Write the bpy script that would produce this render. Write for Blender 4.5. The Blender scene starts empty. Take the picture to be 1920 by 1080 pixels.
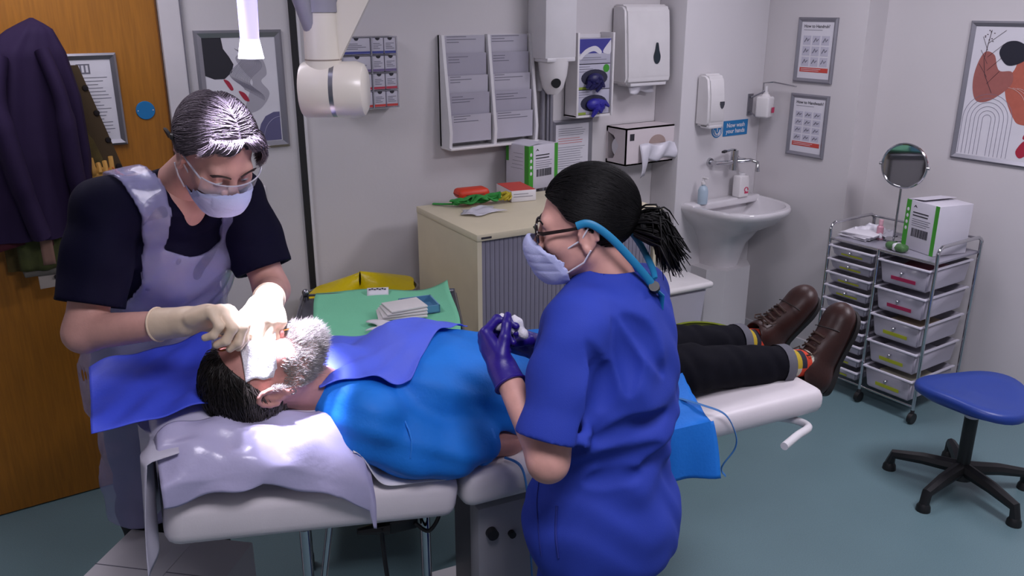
import bpy, bmesh, math, random
import numpy as np
from mathutils import Vector, Matrix
from mathutils.bvhtree import BVHTree
R = math.radians
SC = bpy.context.scene
COL = SC.collection

# ------------------------------------------------------------------ camera, world, exposure
cam_d = bpy.data.cameras.new('camera')
cam_d.sensor_width = 36.0
cam_d.lens = 36.0 * 1590.0 / 1920.0
cam_d.clip_start = 0.05
cam = bpy.data.objects.new('camera', cam_d)
COL.objects.link(cam)
cam.location = (0, 0, 1.9)
cam.rotation_euler = (R(90 - 18.4), 0, R(-34))
SC.camera = cam

world = bpy.data.worlds.new('world')
SC.world = world
world.use_nodes = True
world.node_tree.nodes['Background'].inputs[0].default_value = (.35, .34, .40, 1)
world.node_tree.nodes['Background'].inputs[1].default_value = 0.3
SC.view_settings.view_transform = 'Standard'
SC.view_settings.look = 'None'
SC.view_settings.exposure = 0.0
SC.view_settings.gamma = 1.0
SC.view_settings.use_curve_mapping = False

def area_light(name, loc, rot, sx, sy, power, col):
    d = bpy.data.lights.new(name, 'AREA')
    d.shape = 'RECTANGLE'; d.size = sx; d.size_y = sy; d.energy = power; d.color = col
    o = bpy.data.objects.new(name, d); COL.objects.link(o)
    o.location = loc; o.rotation_euler = rot
    return o
# ceiling panels (their fixtures are built with the ceiling)
PANELS = [(3.05, 0.75, 30), (0.6, 0.45, 25), (3.05, 2.35, 8.5), (.25, 2.85, 9)]
for i, (x, y, pw) in enumerate(PANELS):
    area_light('ceiling_panel_light', (x, y, 2.565), (0, 0, 0), .56, .56, pw, (.94, .885, 1.0))
# examination lamp over the head end: position and aim
LAMP_POS = Vector((.56, 1.83, 2.06)); LAMP_AIM = Vector((.566, 1.835, 1.22))

# ------------------------------------------------------------------ helpers
def hx(s):
    s = s.lstrip('#')
    c = [int(s[i:i + 2], 16) / 255 for i in (0, 2, 4)]
    return tuple((v / 12.92 if v <= .04045 else ((v + .055) / 1.055) ** 2.4) for v in c) + (1,)

MATS = {}
def mat(name, col, rough=.5, metal=0, spec=.5, bump=None, var=None, alpha=1, trans=0, emit=None, sheen=0, stretch=None, coat=0, sss=0, ior=None):
    if name in MATS: return MATS[name]
    m = bpy.data.materials.new(name); m.use_nodes = True
    nt = m.node_tree; b = nt.nodes['Principled BSDF']
    c = hx(col) if isinstance(col, str) else col
    b.inputs['Base Color'].default_value = c
    b.inputs['Roughness'].default_value = rough
    b.inputs['Metallic'].default_value = metal
    b.inputs['Specular IOR Level'].default_value = spec
    b.inputs['Alpha'].default_value = alpha
    b.inputs['Transmission Weight'].default_value = trans
    b.inputs['Sheen Weight'].default_value = sheen
    b.inputs['Coat Weight'].default_value = coat
    if ior: b.inputs['IOR'].default_value = ior
    if sss:
        b.inputs['Subsurface Weight'].default_value = sss
        b.inputs['Subsurface Radius'].default_value = (.012, .005, .003)
        b.inputs['Subsurface Scale'].default_value = .6
    if emit:
        b.inputs['Emission Color'].default_value = hx(emit[0]); b.inputs['Emission Strength'].default_value = emit[1]
    tc = nt.nodes.new('ShaderNodeTexCoord'); mp = nt.nodes.new('ShaderNodeMapping')
    nt.links.new(tc.outputs['Object'], mp.inputs[0])
    if stretch: mp.inputs['Scale'].default_value = stretch
    v = var or (9, .04)
    n = nt.nodes.new('ShaderNodeTexNoise'); n.inputs['Scale'].default_value = v[0]; n.inputs['Detail'].default_value = 4
    nt.links.new(mp.outputs[0], n.inputs[0])
    rp = nt.nodes.new('ShaderNodeMix'); rp.data_type = 'RGBA'
    lo = tuple(max(0, x * (1 - v[1] * 2)) for x in c[:3]) + (1,)
    hi = tuple(min(1, x * (1 + v[1] * 2)) for x in c[:3]) + (1,)
    if len(v) > 2: hi = hx(v[2])
    rp.inputs[6].default_value = lo; rp.inputs[7].default_value = hi
    nt.links.new(n.outputs[0], rp.inputs[0]); nt.links.new(rp.outputs[2], b.inputs['Base Color'])
    if bump:
        n2 = nt.nodes.new('ShaderNodeTexNoise'); n2.inputs['Scale'].default_value = bump[0]; n2.inputs['Detail'].default_value = 5
        nt.links.new(mp.outputs[0], n2.inputs[0])
        bp = nt.nodes.new('ShaderNodeBump'); bp.inputs['Strength'].default_value = bump[1]; bp.inputs['Distance'].default_value = .01
        nt.links.new(n2.outputs[0], bp.inputs['Height']); nt.links.new(bp.outputs[0], b.inputs['Normal'])
    MATS[name] = m
    return m

class G:
    """collects shapes in one bmesh"""
    def __init__(s): s.bm = bmesh.new()
    def _add(s, verts, faces, mi=0):
        vs = [s.bm.verts.new(v) for v in verts]
        out = []
        for f in faces:
            try:
                q = s.bm.faces.new([vs[i] for i in f]); q.material_index = mi; out.append(q)
            except ValueError: pass
        return vs, out
    def box(s, c, d, rz=0, bev=0, rot=None, mi=0, seg=2):
        M = rot if rot is not None else Matrix.Rotation(rz, 3, 'Z')
        h = [x / 2 for x in d]; c = Vector(c)
        V = [c + M @ Vector((sx * h[0], sy * h[1], sz * h[2])) for sx in (-1, 1) for sy in (-1, 1) for sz in (-1, 1)]
        F = [(0, 1, 3, 2), (4, 6, 7, 5), (0, 4, 5, 1), (2, 3, 7, 6), (0, 2, 6, 4), (1, 5, 7, 3)]
        vs, fs = s._add(V, F, mi)
        if bev:
            es = list({e for f in fs for e in f.edges})
            bmesh.ops.bevel(s.bm, geom=es, offset=min(bev, min(d) * .49), segments=seg, affect='EDGES', profile=.5)
        return s
    def bx(s, a, b, bev=0, mi=0, seg=2):
        return s.box([(a[i] + b[i]) / 2 for i in range(3)], [abs(b[i] - a[i]) for i in range(3)], bev=bev, mi=mi, seg=seg)
    def tube(s, pts, r, n=8, closed=False, caps=True, mi=0, flat=None):
        P = [Vector(p) for p in pts]; k = len(P)
        rad = r if isinstance(r, (list, tuple)) else [r] * k
        ring = []; prev = None
        for i in range(k):
            a = P[(i - 1) % k] if (closed or i > 0) else P[i]; b = P[(i + 1) % k] if (closed or i < k - 1) else P[i]
            t = (b - a); t = t.normalized() if t.length > 1e-9 else Vector((0, 0, 1))
            if prev is None:
                u = t.cross(Vector((0, 0, 1)) if abs(t.z) < .9 else Vector((1, 0, 0))).normalized()
            else:
                u = prev - t * prev.dot(t); u = u.normalized() if u.length > 1e-6 else t.orthogonal().normalized()
            prev = u; w = t.cross(u)
            fl = flat or (1, 1)
            ring.append([s.bm.verts.new(P[i] + (u * math.cos(2 * math.pi * j / n) * fl[0] + w * math.sin(2 * math.pi * j / n) * fl[1]) * rad[i]) for j in range(n)])
        for i in range(k if closed else k - 1):
            A, Bq = ring[i], ring[(i + 1) % k]
            for j in range(n):
                f = s.bm.faces.new((A[j], A[(j + 1) % n], Bq[(j + 1) % n], Bq[j])); f.material_index = mi
        if caps and not closed:
            f = s.bm.faces.new(ring[0][::-1]); f.material_index = mi
            f = s.bm.faces.new(ring[-1]); f.material_index = mi
        return s
    def cyl(s, a, b, r, r2=None, n=20, mi=0):
        return s.tube([a, b], [r, r if r2 is None else r2], n=n, mi=mi)
    def lathe(s, prof, c=(0, 0, 0), n=28, M=None, mi=0, sx=1, sy=1):
        c = Vector(c); M = M or Matrix.Identity(3); ring = []
        for (r, z) in prof:
            if r < 1e-5: ring.append([s.bm.verts.new(c + M @ Vector((0, 0, z)))])
            else: ring.append([s.bm.verts.new(c + M @ Vector((r * sx * math.cos(2 * math.pi * j / n), r * sy * math.sin(2 * math.pi * j / n), z))) for j in range(n)])
        for i in range(len(ring) - 1):
            A, Bq = ring[i], ring[i + 1]
            for j in range(n):
                k = (j + 1) % n
                if len(A) == 1 and len(Bq) == 1: continue
                if len(A) == 1: q = (A[0], Bq[k], Bq[j])
                elif len(Bq) == 1: q = (A[j], A[k], Bq[0])
                else: q = (A[j], A[k], Bq[k], Bq[j])
                f = s.bm.faces.new(q); f.material_index = mi
        return s
    def prism(s, pts, d0, d1, plane='xz', mi=0):
        """extrude a 2d outline; plane xz: depth along y; xy: along z; yz: along x"""
        def P(p, d):
            return {'xz': (p[0], d, p[1]), 'xy': (p[0], p[1], d), 'yz': (d, p[0], p[1])}[plane]
        n = len(pts)
        V = [P(p, d0) for p in pts] + [P(p, d1) for p in pts]
        F = [tuple(range(n)), tuple(range(2 * n - 1, n - 1, -1))] + [(i, i + n, (i + 1) % n + n, (i + 1) % n) for i in range(n)]
        vs, fs = s._add(V, F, mi)
        bmesh.ops.recalc_face_normals(s.bm, faces=fs)
        return s
    def sph(s, c, r, n=16, m=10, M=None, mi=0):
        r = r if isinstance(r, (list, tuple)) else (r, r, r); c = Vector(c); M = M or Matrix.Identity(3)
        V = []; F = []
        for i in range(m + 1):
            th = math.pi * i / m
            for j in range(n):
                ph = 2 * math.pi * j / n
                V.append(c + M @ Vector((r[0] * math.sin(th) * math.cos(ph), r[1] * math.sin(th) * math.sin(ph), r[2] * math.cos(th))))
        for i in range(m):
            for j in range(n):
                F.append((i * n + j, (i + 1) * n + j, (i + 1) * n + (j + 1) % n, i * n + (j + 1) % n))
        vs, fs = s._add(V, F, mi)
        bmesh.ops.remove_doubles(s.bm, verts=vs, dist=1e-6)
        return s
    def grid(s, fn, nu, nv, mi=0, wrapu=False):
        vs = [[s.bm.verts.new(fn(i / nu, j / nv)) for j in range(nv + 1)] for i in range(nu + (0 if wrapu else 1))]
        for i in range(nu):
            for j in range(nv):
                a, b = vs[i], vs[(i + 1) % len(vs)]
                f = s.bm.faces.new((a[j], b[j], b[j + 1], a[j + 1])); f.material_index = mi
        return s

def link(o, parent=None):
    COL.objects.link(o)
    if parent is not None: o.parent = parent
    return o
def mk(name, g, m, parent=None, loc=None, rz=0, ang=40, solid=None, sub=0, weld=False):
    me = bpy.data.meshes.new(name)
    if weld: bmesh.ops.remove_doubles(g.bm, verts=g.bm.verts, dist=1e-5)
    bmesh.ops.recalc_face_normals(g.bm, faces=g.bm.faces)
    g.bm.to_mesh(me); g.bm.free()
    for mm in (m if isinstance(m, (list, tuple)) else [m]): me.materials.append(mm)
    if ang:
        for p in me.polygons: p.use_smooth = True
        me.set_sharp_from_angle(angle=R(ang))
    o = bpy.data.objects.new(name, me); link(o, parent)
    if loc is not None: o.location = loc
    o.rotation_euler.z = rz
    if solid:
        md = o.modifiers.new('thickness', 'SOLIDIFY'); md.thickness = solid; md.offset = 0
    if sub:
        md = o.modifiers.new('smooth', 'SUBSURF'); md.levels = sub; md.render_levels = sub
    return o
def tag(o, label=None, cat=None, group=None, kind=None):
    if label: o['label'] = label
    if cat: o['category'] = cat
    if group: o['group'] = group
    if kind: o['kind'] = kind
    return o
def thing(name, label, cat, loc=(0, 0, 0), rz=0, group=None):
    o = bpy.data.objects.new(name, None); o.empty_display_size = .05; link(o)
    o.location = loc; o.rotation_euler.z = rz
    return tag(o, label, cat, group)
def struct(name, g, m, parent=None, **k):
    o = mk(name, g, m, parent, **k)
    if parent is None: o['kind'] = 'structure'
    return o
def share(src, parent, loc, rz=0, name=None, m=None):
    o = src.copy(); link(o, parent); o.location = loc; o.rotation_euler.z = rz
    if name: o.name = name
    return o
def text(s, size, m, parent, loc, align='LEFT', name='lettering', bold=0, lh=1.0):
    """flat lettering facing local -y"""
    cu = bpy.data.curves.new(name, 'FONT'); cu.body = s; cu.size = size; cu.align_x = align; cu.offset = bold; cu.space_line = lh
    cu.resolution_u = 3
    t = bpy.data.objects.new(name, cu); COL.objects.link(t)
    dg = bpy.context.evaluated_depsgraph_get(); dg.update()
    me = bpy.data.meshes.new_from_object(t.evaluated_get(dg))
    bpy.data.objects.remove(t); bpy.data.curves.remove(cu)
    me.transform(Matrix.Rotation(R(90), 4, 'X')); me.materials.clear(); me.materials.append(m)
    me.name = name
    o = bpy.data.objects.new(name, me); link(o, parent); o.location = loc
    return o
def smoothpts(P, k=6, closed=False):
    """catmull-rom through points"""
    P = [np.array(p, float) for p in P]; n = len(P); out = []
    rng = range(n) if closed else range(n - 1)
    for i in rng:
        p0 = P[(i - 1) % n] if closed or i > 0 else P[i]; p1 = P[i]; p2 = P[(i + 1) % n]; p3 = P[(i + 2) % n] if closed or i + 2 < n else P[(i + 1) % n]
        for j in range(k):
            t = j / k
            out.append(tuple(.5 * (2 * p1 + (p2 - p0) * t + (2 * p0 - 5 * p1 + 4 * p2 - p3) * t * t + (3 * p1 - p0 - 3 * p2 + p3) * t ** 3)))
    if not closed: out.append(tuple(P[-1]))
    return out
random.seed(7); np.random.seed(7)

# ------------------------------------------------------------------ shared materials
M_wall = mat('wall_paint', '#cfcbcd', .55, bump=(60, .05), var=(3, .02))
M_panel = mat('white_panel', '#d6d3d6', .4, var=(3, .015))
M_ceil = mat('ceiling_paint', '#d8d8d8', .8)
M_white = mat('white_plastic', '#dcdadd', .35)
M_white2 = mat('white_enamel', '#e2dfe0', .25)
M_paper = mat('paper', '#d9d7de', .7)
M_chrome = mat('chrome', '#c8c8cc', .12, metal=1)
M_steel = mat('brushed_steel', '#9d9da4', .32, metal=1)
M_alu = mat('satin_aluminium', '#9b9aa2', .42, metal=.75, spec=.4)
M_black = mat('black_plastic', '#141416', .45)
M_dark = mat('dark_rubber', '#232327', .6)
M_ink = mat('grey_print', '#6f6e7a', .7)
M_inkd = mat('dark_print', '#2c2b33', .7)
M_red = mat('red_print', '#c4463c', .6)
M_green = mat('green_print', '#3f9a2c', .5)
M_blue = mat('sign_blue', '#1d74ae', .45)
SC.cycles.max_bounces = 5; SC.cycles.diffuse_bounces = 3; SC.cycles.glossy_bounces = 2; SC.cycles.transparent_max_bounces = 7; SC.cycles.adaptive_threshold = .02
# ------------------------------------------------------------------ the room
def floor_mat():
    m = mat('vinyl_floor', '#678288', .38, var=(2.2, .05))
    nt = m.node_tree; b = nt.nodes['Principled BSDF']
    n = nt.nodes.new('ShaderNodeTexNoise'); n.inputs['Scale'].default_value = 260; n.inputs['Detail'].default_value = 2
    tc = nt.nodes.new('ShaderNodeTexCoord'); nt.links.new(tc.outputs['Object'], n.inputs[0])
    mx = nt.nodes.new('ShaderNodeMix'); mx.data_type = 'RGBA'; mx.blend_type = 'OVERLAY'; mx.inputs[0].default_value = .25
    src = b.inputs['Base Color'].links[0].from_socket
    nt.links.new(src, mx.inputs[6]); nt.links.new(n.outputs[0], mx.inputs[7]); nt.links.new(mx.outputs[2], b.inputs['Base Color'])
    return m
M_floor = floor_mat()
struct('floor', G().bx((-1.8, -1.7, -.06), (4.3, 3.62, 0)), M_floor, ang=0)
struct('ceiling', G().bx((-1.8, -1.7, 2.6), (4.3, 3.62, 2.66)), M_ceil, ang=0)
struct('wall_left', G().bx((-1.9, -1.7, 0), (-1.8, 3.62, 2.6)), M_wall, ang=0)
struct('wall_front', G().bx((-1.8, -1.8, 0), (4.3, -1.7, 2.6)), M_wall, ang=0)
wb = G(); wb.bx((-1.8, 3.5, 0), (-.22, 3.62, 2.6)); wb.bx((.845, 3.5, 0), (4.3, 3.62, 2.6)); wb.bx((-.22, 3.5, 2.12), (.845, 3.62, 2.6))
struct('wall_back', wb, M_wall, ang=0)
wr = G(); wr.bx((3.95, 2.683, 0), (4.3, 3.5, 2.6)); wr.bx((4.11, -1.7, 0), (4.3, 2.683, 2.6))
struct('wall_right', wr, M_wall, ang=0)
struct('wall_sink', G().bx((3.31, 3.3, 0), (3.95, 3.5, 2.6), bev=.006), M_panel)
bb = G(); bb.bx((3.935, 2.668, 0), (3.95, 3.3, .07)); bb.bx((3.935, 2.668, 0), (4.11, 2.683, .07)); bb.bx((4.095, -1.7, 0), (4.11, 2.668, .07))
struct('baseboard_right', bb, M_white, ang=0)
b2 = G(); b2.bx((.845, 3.488, 0), (3.31, 3.5, .09)); b2.bx((3.31, 3.288, 0), (3.935, 3.3, .07))
struct('baseboard_back', b2, M_white, ang=0)
# dark seal strip where the wall lining ends
struct('trim_1', G().bx((1.268, 3.486, 0), (1.292, 3.5, 2.6)), mat('dark_seal', '#17171a', .6), ang=0)
struct('trim_2', G().bx((1.294, 3.488, 0), (1.306, 3.5, 2.6)), M_panel, ang=0)
# back door
wood = mat('oak_veneer', '#a2681a', .42, var=(14, .17), stretch=(9, 9, .5), bump=(40, .03))
dr = G(); dr.bx((-.15, 3.505, .006), (.762, 3.549, 2.04))
d1 = struct('door_1', dr, wood, ang=0)
lip = mk('edge_strip', G().bx((.757, 3.5015, .006), (.762, 3.5055, 2.04)), mat('door_lipping', '#6b431a', .5), d1, ang=0)
df = G(); df.bx((.765, 3.482, 0), (.84, 3.545, 2.115)); df.bx((-.22, 3.482, 0), (-.153, 3.545, 2.115)); df.bx((-.153, 3.482, 2.043), (.765, 3.545, 2.115))
struct('trim_3', df, mat('white_gloss_paint', '#d4d0d3', .3), ang=0)
struct('trim_4', G().bx((.8405, 3.479, 0), (.8445, 3.5, 2.2)), mat('grey_caulk', '#75727c', .7), ang=0)
# ceiling panels' fixtures
M_lit = mat('lit_diffuser', '#ffffff', .5, emit=('#f2eeff', 3.0))
for i, (x, y, pw) in enumerate(PANELS):
    wh = ['nearest the right wall', 'over the head of the couch', 'in front of the washbasin', 'near the oak door'][i]
    t = thing('ceiling_light', 'square white ceiling light panel ' + wh, 'ceiling light', (x, y, 2.6), group='ceiling light panels')
    g = G()
    for a, b in (((-.31, -.31), (.31, -.285)), ((-.31, .285), (.31, .31)), ((-.31, -.285), (-.285, .285)), ((.285, -.285), (.31, .285))):
        g.bx((a[0], a[1], -.03), (b[0], b[1], 0))
    mk('frame', g, M_white, t, ang=0)
    mk('diffuser', G().bx((-.285, -.285, -.022), (.285, .285, -.004)), M_lit, t, ang=0)

# ------------------------------------------------------------------ wall-hung things
def snap_frame(name, label, w, h, loc, rz, cat='poster frame', group=None, fw=.022):
    """aluminium snap frame: four mitred rails, a back sheet; returns the thing (print goes on local y=-.006)"""
    t = thing(name, label, cat, loc, rz, group)
    for k, (a, b) in enumerate((((-w/2, 0), (w/2, 0)), ((w/2, 0), (w/2, h)), ((w/2, h), (-w/2, h)), ((-w/2, h), (-w/2, 0)))):
        A, Bv = Vector((a[0], 0, a[1])), Vector((b[0], 0, b[1])); d = (Bv - A).normalized(); inn = Vector((-d.z, 0, d.x)) 
        if inn.dot(Vector((0, 0, h / 2)) - (A + Bv) / 2 + Vector((0, 0, 0))) < 0: inn = -inn
        g = G()
        prof = [(0, 0), (0, -.010), (fw * .35, -.016), (fw, -.007), (fw, 0)]
        r0 = [g.bm.verts.new(A + inn * p[0] + d * p[0] + Vector((0, p[1], 0))) for p in prof]
        r1 = [g.bm.verts.new(Bv + inn * p[0] - d * p[0] + Vector((0, p[1], 0))) for p in prof]
        for i in range(5): g.bm.faces.new((r0[i], r0[(i + 1) % 5], r1[(i + 1) % 5], r1[i]))
        g.bm.faces.new(r0); g.bm.faces.new(r1[::-1])
        mk('frame_rail', g, M_alu, t)
    mk('sheet', G().bx((-w/2 + fw - .002, -.005, fw - .002), (w/2 - fw + .002, -.001, h - fw + .002)), M_paper, t, ang=0)
    return t
def print_lines(t, x0, x1, z1, n, dz, th=.0022, m=None, name='printed_lines', y=-.0056, jit=.25):
    g = G(); rnd = random.Random(int(abs(x0 * 1000) + n))
    for k in range(n):
        e = x1 - (x1 - x0) * jit * rnd.random()
        g.bx((x0, y, z1 - k * dz - th), (e, y + .0006, z1 - k * dz))
    return mk(name, g, m or M_ink, t, ang=0)

# notice on the oak door
t = snap_frame('notice_frame', 'silver framed typed notice hung on the oak door', .245, .335, (.475, 3.505, 1.402), 0)
g = G(); g.bx((-.015, -.0058, .263), (.03, -.005, .298)); mk('emblem', g, M_ink, t, ang=0)
g = G()
for k in range(3): g.bx((-.012 + k * .014, -.0064, .268), (-.004 + k * .014, -.0056, .293))
mk('emblem_bars', g, M_paper, t, ang=0)
print_lines(t, -.09, .095, .25, 17, .0125)
# blue fire door disc
t = thing('fire_door_sign', 'round blue fire door disc on the oak door', 'sign', (.677, 3.505, 1.522))
mk('disc', G().lathe([(0, .004), (.033, .004), (.0345, .002), (.0345, 0)], M=Matrix.Rotation(R(90), 3, 'X'), n=40), M_blue, t)
for s in (-1, 1): mk('fixing_dot', G().cyl((s * .027, -.0052, 0), (s * .027, -.0035, 0), .002, n=10), M_paper, t)

# abstract print on the white wall
t = snap_frame('framed_print', 'silver framed abstract print with black blob and grey waves behind the surgeon', .345, .47, (1.055, 3.5, 1.34), 0, 'picture', fw=.028)
def blob(t, pts, m, name, y, k=6, smooth=True):
    P = smoothpts([(a, b, 0) for a, b in pts], k, True) if smooth else [(a, b, 0) for a, b in pts]
    return mk(name, G().prism([(p[0], p[1]) for p in P], y, y - .0005), m, t, ang=0)
W0, H0 = -.145, .442
blob(t, [(-.145, .442), (-.145, .30), (-.11, .285), (-.07, .285), (-.04, .31), (-.03, .34), (-.045, .37), (-.065, .40), (-.07, .442)], mat('print_black', '#23222b', .6), 'black_blob', -.0052, 1, False)
g = G()
for k in range(16):
    a = [( -.02 + .005 * k + .028 * math.sin(q * .55 + k * .04), -.006, .40 - q * .0115 - .003 * k) for q in range(15)]
    g.tube(a, .0009, n=4)
mk('wave_lines', g, mat('print_wave', '#8e8b98', .7), t)
blob(t, [(-.02, .365), (.03, .385), (.085, .36), (.10, .30), (.075, .27), (.105, .22), (.06, .16), (.0, .15), (.02, .22), (.04, .27), (.01, .31)], mat('print_grey', '#a9a6b0', .7), 'grey_wave', -.0052)
blob(t, [(-.075, .283), (-.055, .275), (-.04, .245), (-.05, .24), (-.065, .262)], mat('print_crimson', '#a8243c', .6), 'red_petal', -.0058)
blob(t, [(-.02, .235), (.005, .225), (.02, .195), (.0, .2)], MATS['print_crimson'], 'red_petal', -.0058)
blob(t, [(.045, .03), (.14, .03), (.14, .145), (.115, .145), (.08, .13), (.058, .10), (.048, .07)], mat('print_violet', '#5d5a80', .65), 'violet_corner', -.0052, 1, False)
g = G(); g.tube([(.066 + .075 * (1 - math.cos(a)), -.006, .03 + .095 * math.sin(a)) for a in [i * math.pi / 24 for i in range(13)]], .0012, n=4)
mk('violet_arc', g, mat('print_pale', '#9d9ab4', .6), t)

# double light switch
t = thing('light_switch', 'white double light switch below the abstract print', 'light switch', (1.063, 3.5, 1.14))
mk('plate', G().box((0, -.004, 0), (.088, .008, .088), bev=.003), M_white, t)
for s in (-1, 1): mk('rocker', G().box((s * .014, -.010, 0), (.024, .006, .036), bev=.002), M_white2, t)
for s in (-1, 1): mk('screw', G().cyl((s * .034, -.0095, 0), (s * .034, -.007, 0), .003, n=10), M_chrome, t)

# suture box rack: clear shelf unit with small cartons
t = thing('suture_rack', 'clear acrylic wall rack holding suture cartons', 'rack', (1.46, 3.5, 1.478))
acr = mat('clear_acrylic', '#c9c8d2', .1, alpha=.45)
for z in (0, .0745, .149, .2235, .298): mk('shelf', G().bx((0, -.075, z - .0015), (.252, 0, z + .0015)), acr, t, ang=0)
for x in (0, .1325, .252): mk('divider', G().bx((x - .0015, -.075, 0), (x + .0015, 0, .298)), acr, t, ang=0)
mk('backing', G().bx((0, -.003, 0), (.252, 0, .298)), mat('rack_back', '#3c3b46', .5), t, ang=0)
for r_ in range(4):
    for c_ in range(3):
        wide = c_ == 0
        x0 = .004 if wide else (.137 + (c_ - 1) * .058); w = .124 if wide else .053
        z0 = .0745 * (3 - r_) + .004
        colr = ['#37408a', '#6a5a86', '#b3364a', '#c23a36'][r_]
        bm_ = mat('carton_' + 'abcd'[r_], '#bdbac6', .55)
        row = ['top', 'second', 'third', 'bottom'][r_]
        o = thing('suture_carton', '%s carton with %s band, %s row of the suture rack, %s' % ('wide white' if wide else 'narrow white', ['blue', 'mauve', 'crimson', 'red'][r_], row, ['left column', 'middle column', 'right column'][c_]), 'carton', (1.46 + x0, 3.5, 1.478 + z0), group='cartons in the suture rack')
        mk('box', G().bx((0, -.07, 0), (w, -.004, .066), bev=.001), bm_, o)
        mk('colour_band', G().bx((0, -.0706, .002), (w, -.0698, .012)), mat('band' + str(r_), colr, .5), o, ang=0)
        cut = [(w / 2 + .011 * math.cos(a), .0665 + .011 * math.sin(a)) for a in [math.pi + i * math.pi / 10 for i in range(11)]]
        mk('thumb_notch', G().prism(cut, -.0708, -.0698), M_inkd, o, ang=0)
        g = G()
        for k in range(4): g.bx((w * .12, -.0706, .042 - k * .007), (w * (.55 + .3 * ((k * 7 + c_) % 3) / 2), -.0699, .0445 - k * .007))
        mk('printed_lines', g, M_ink, o, ang=0)

# leaflet rack: two white curved-sided columns with sheets
t = thing('leaflet_rack', 'white two-column wall rack filled with printed leaflets', 'leaflet rack', (1.955, 3.5, 1.275))
mk('back_panel', G().bx((0, -.012, 0), (.50, 0, .50)), M_white, t, ang=0)
for x in (.0, .245, .485):
    pr = [(0, .0), (-.085, 0), (-.092, .07), (-.075, .2), (-.05, .38), (-.035, .5), (0, .5)]
    mk('side_panel', G().prism(pr, x, x + .015, 'yz'), M_white, t)
mk('bottom_ledge', G().bx((0, -.1, -.012), (.50, 0, 0), bev=.003), M_white2, t)
sid = 0
for cx in (.02, .262):
    for k in range(5):
        z = .02 + k * .088
        y = -.075 + k * .0125
        g = G(); g.bx((cx, y, z), (cx + .215, y + .004, z + .125 + .01 * (k % 2)))
        col_, rw = ('left', 'right')[cx > .1], ['bottom', 'second lowest', 'middle', 'second highest', 'top'][k]
        o = mk('leaflet', g, mat('leaflet_paper%d' % (k % 2), ['#b5b2be', '#a4a1af'][k % 2], .6), None, (1.955, 3.5, 1.275), ang=0)
        tag(o, 'grey printed leaflet in the %s pocket of the %s rack column' % (rw, col_), 'leaflet', 'leaflets in the wall rack')
        g = G()
        for q in range(3): g.bx((cx + .012, y - .0008, z + .118 - q * .012), (cx + .06 + .13 * random.random(), y, z + .121 - q * .012))
        mk('printed_lines', g, M_ink, o, ang=0)

# white wall unit with dark round lens
t = thing('air_unit', 'white wall unit with a black round sensor beside the leaflet rack', 'wall unit', (2.47, 3.5, 1.50))
mk('casing', G().bx((-.02, -.15, .16), (.165, 0, .70), bev=.008), M_white, t)
mk('spacer', G().bx((.03, -.03, .0), (.12, 0, .16), bev=.006), M_white, t)
nz = G(); nz.lathe([(.0, -.135), (.03, -.13), (.052, -.1), (.068, -.04), (.075, .02), (.075, .04)], (.075, -.085, .12), n=32)
mk('nozzle', nz, M_white2, t)
mk('lens', G().cyl((.052, -.146, .045), (.057, -.12, .05), .023, n=24), M_black, t)
mk('collar', G().box((.075, -.08, .155), (.17, .145, .02), bev=.005), M_white, t)
t = thing('pipe_run', 'grey vertical pipe run below the white wall unit', 'pipe', (2.53, 3.5, .09))
for x, r in ((0, .013), (.03, .009), (.052, .011)): mk('pipe', G().cyl((x, -.022, 0), (x, -.022, 1.44), r, n=14), M_alu, t)

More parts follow.
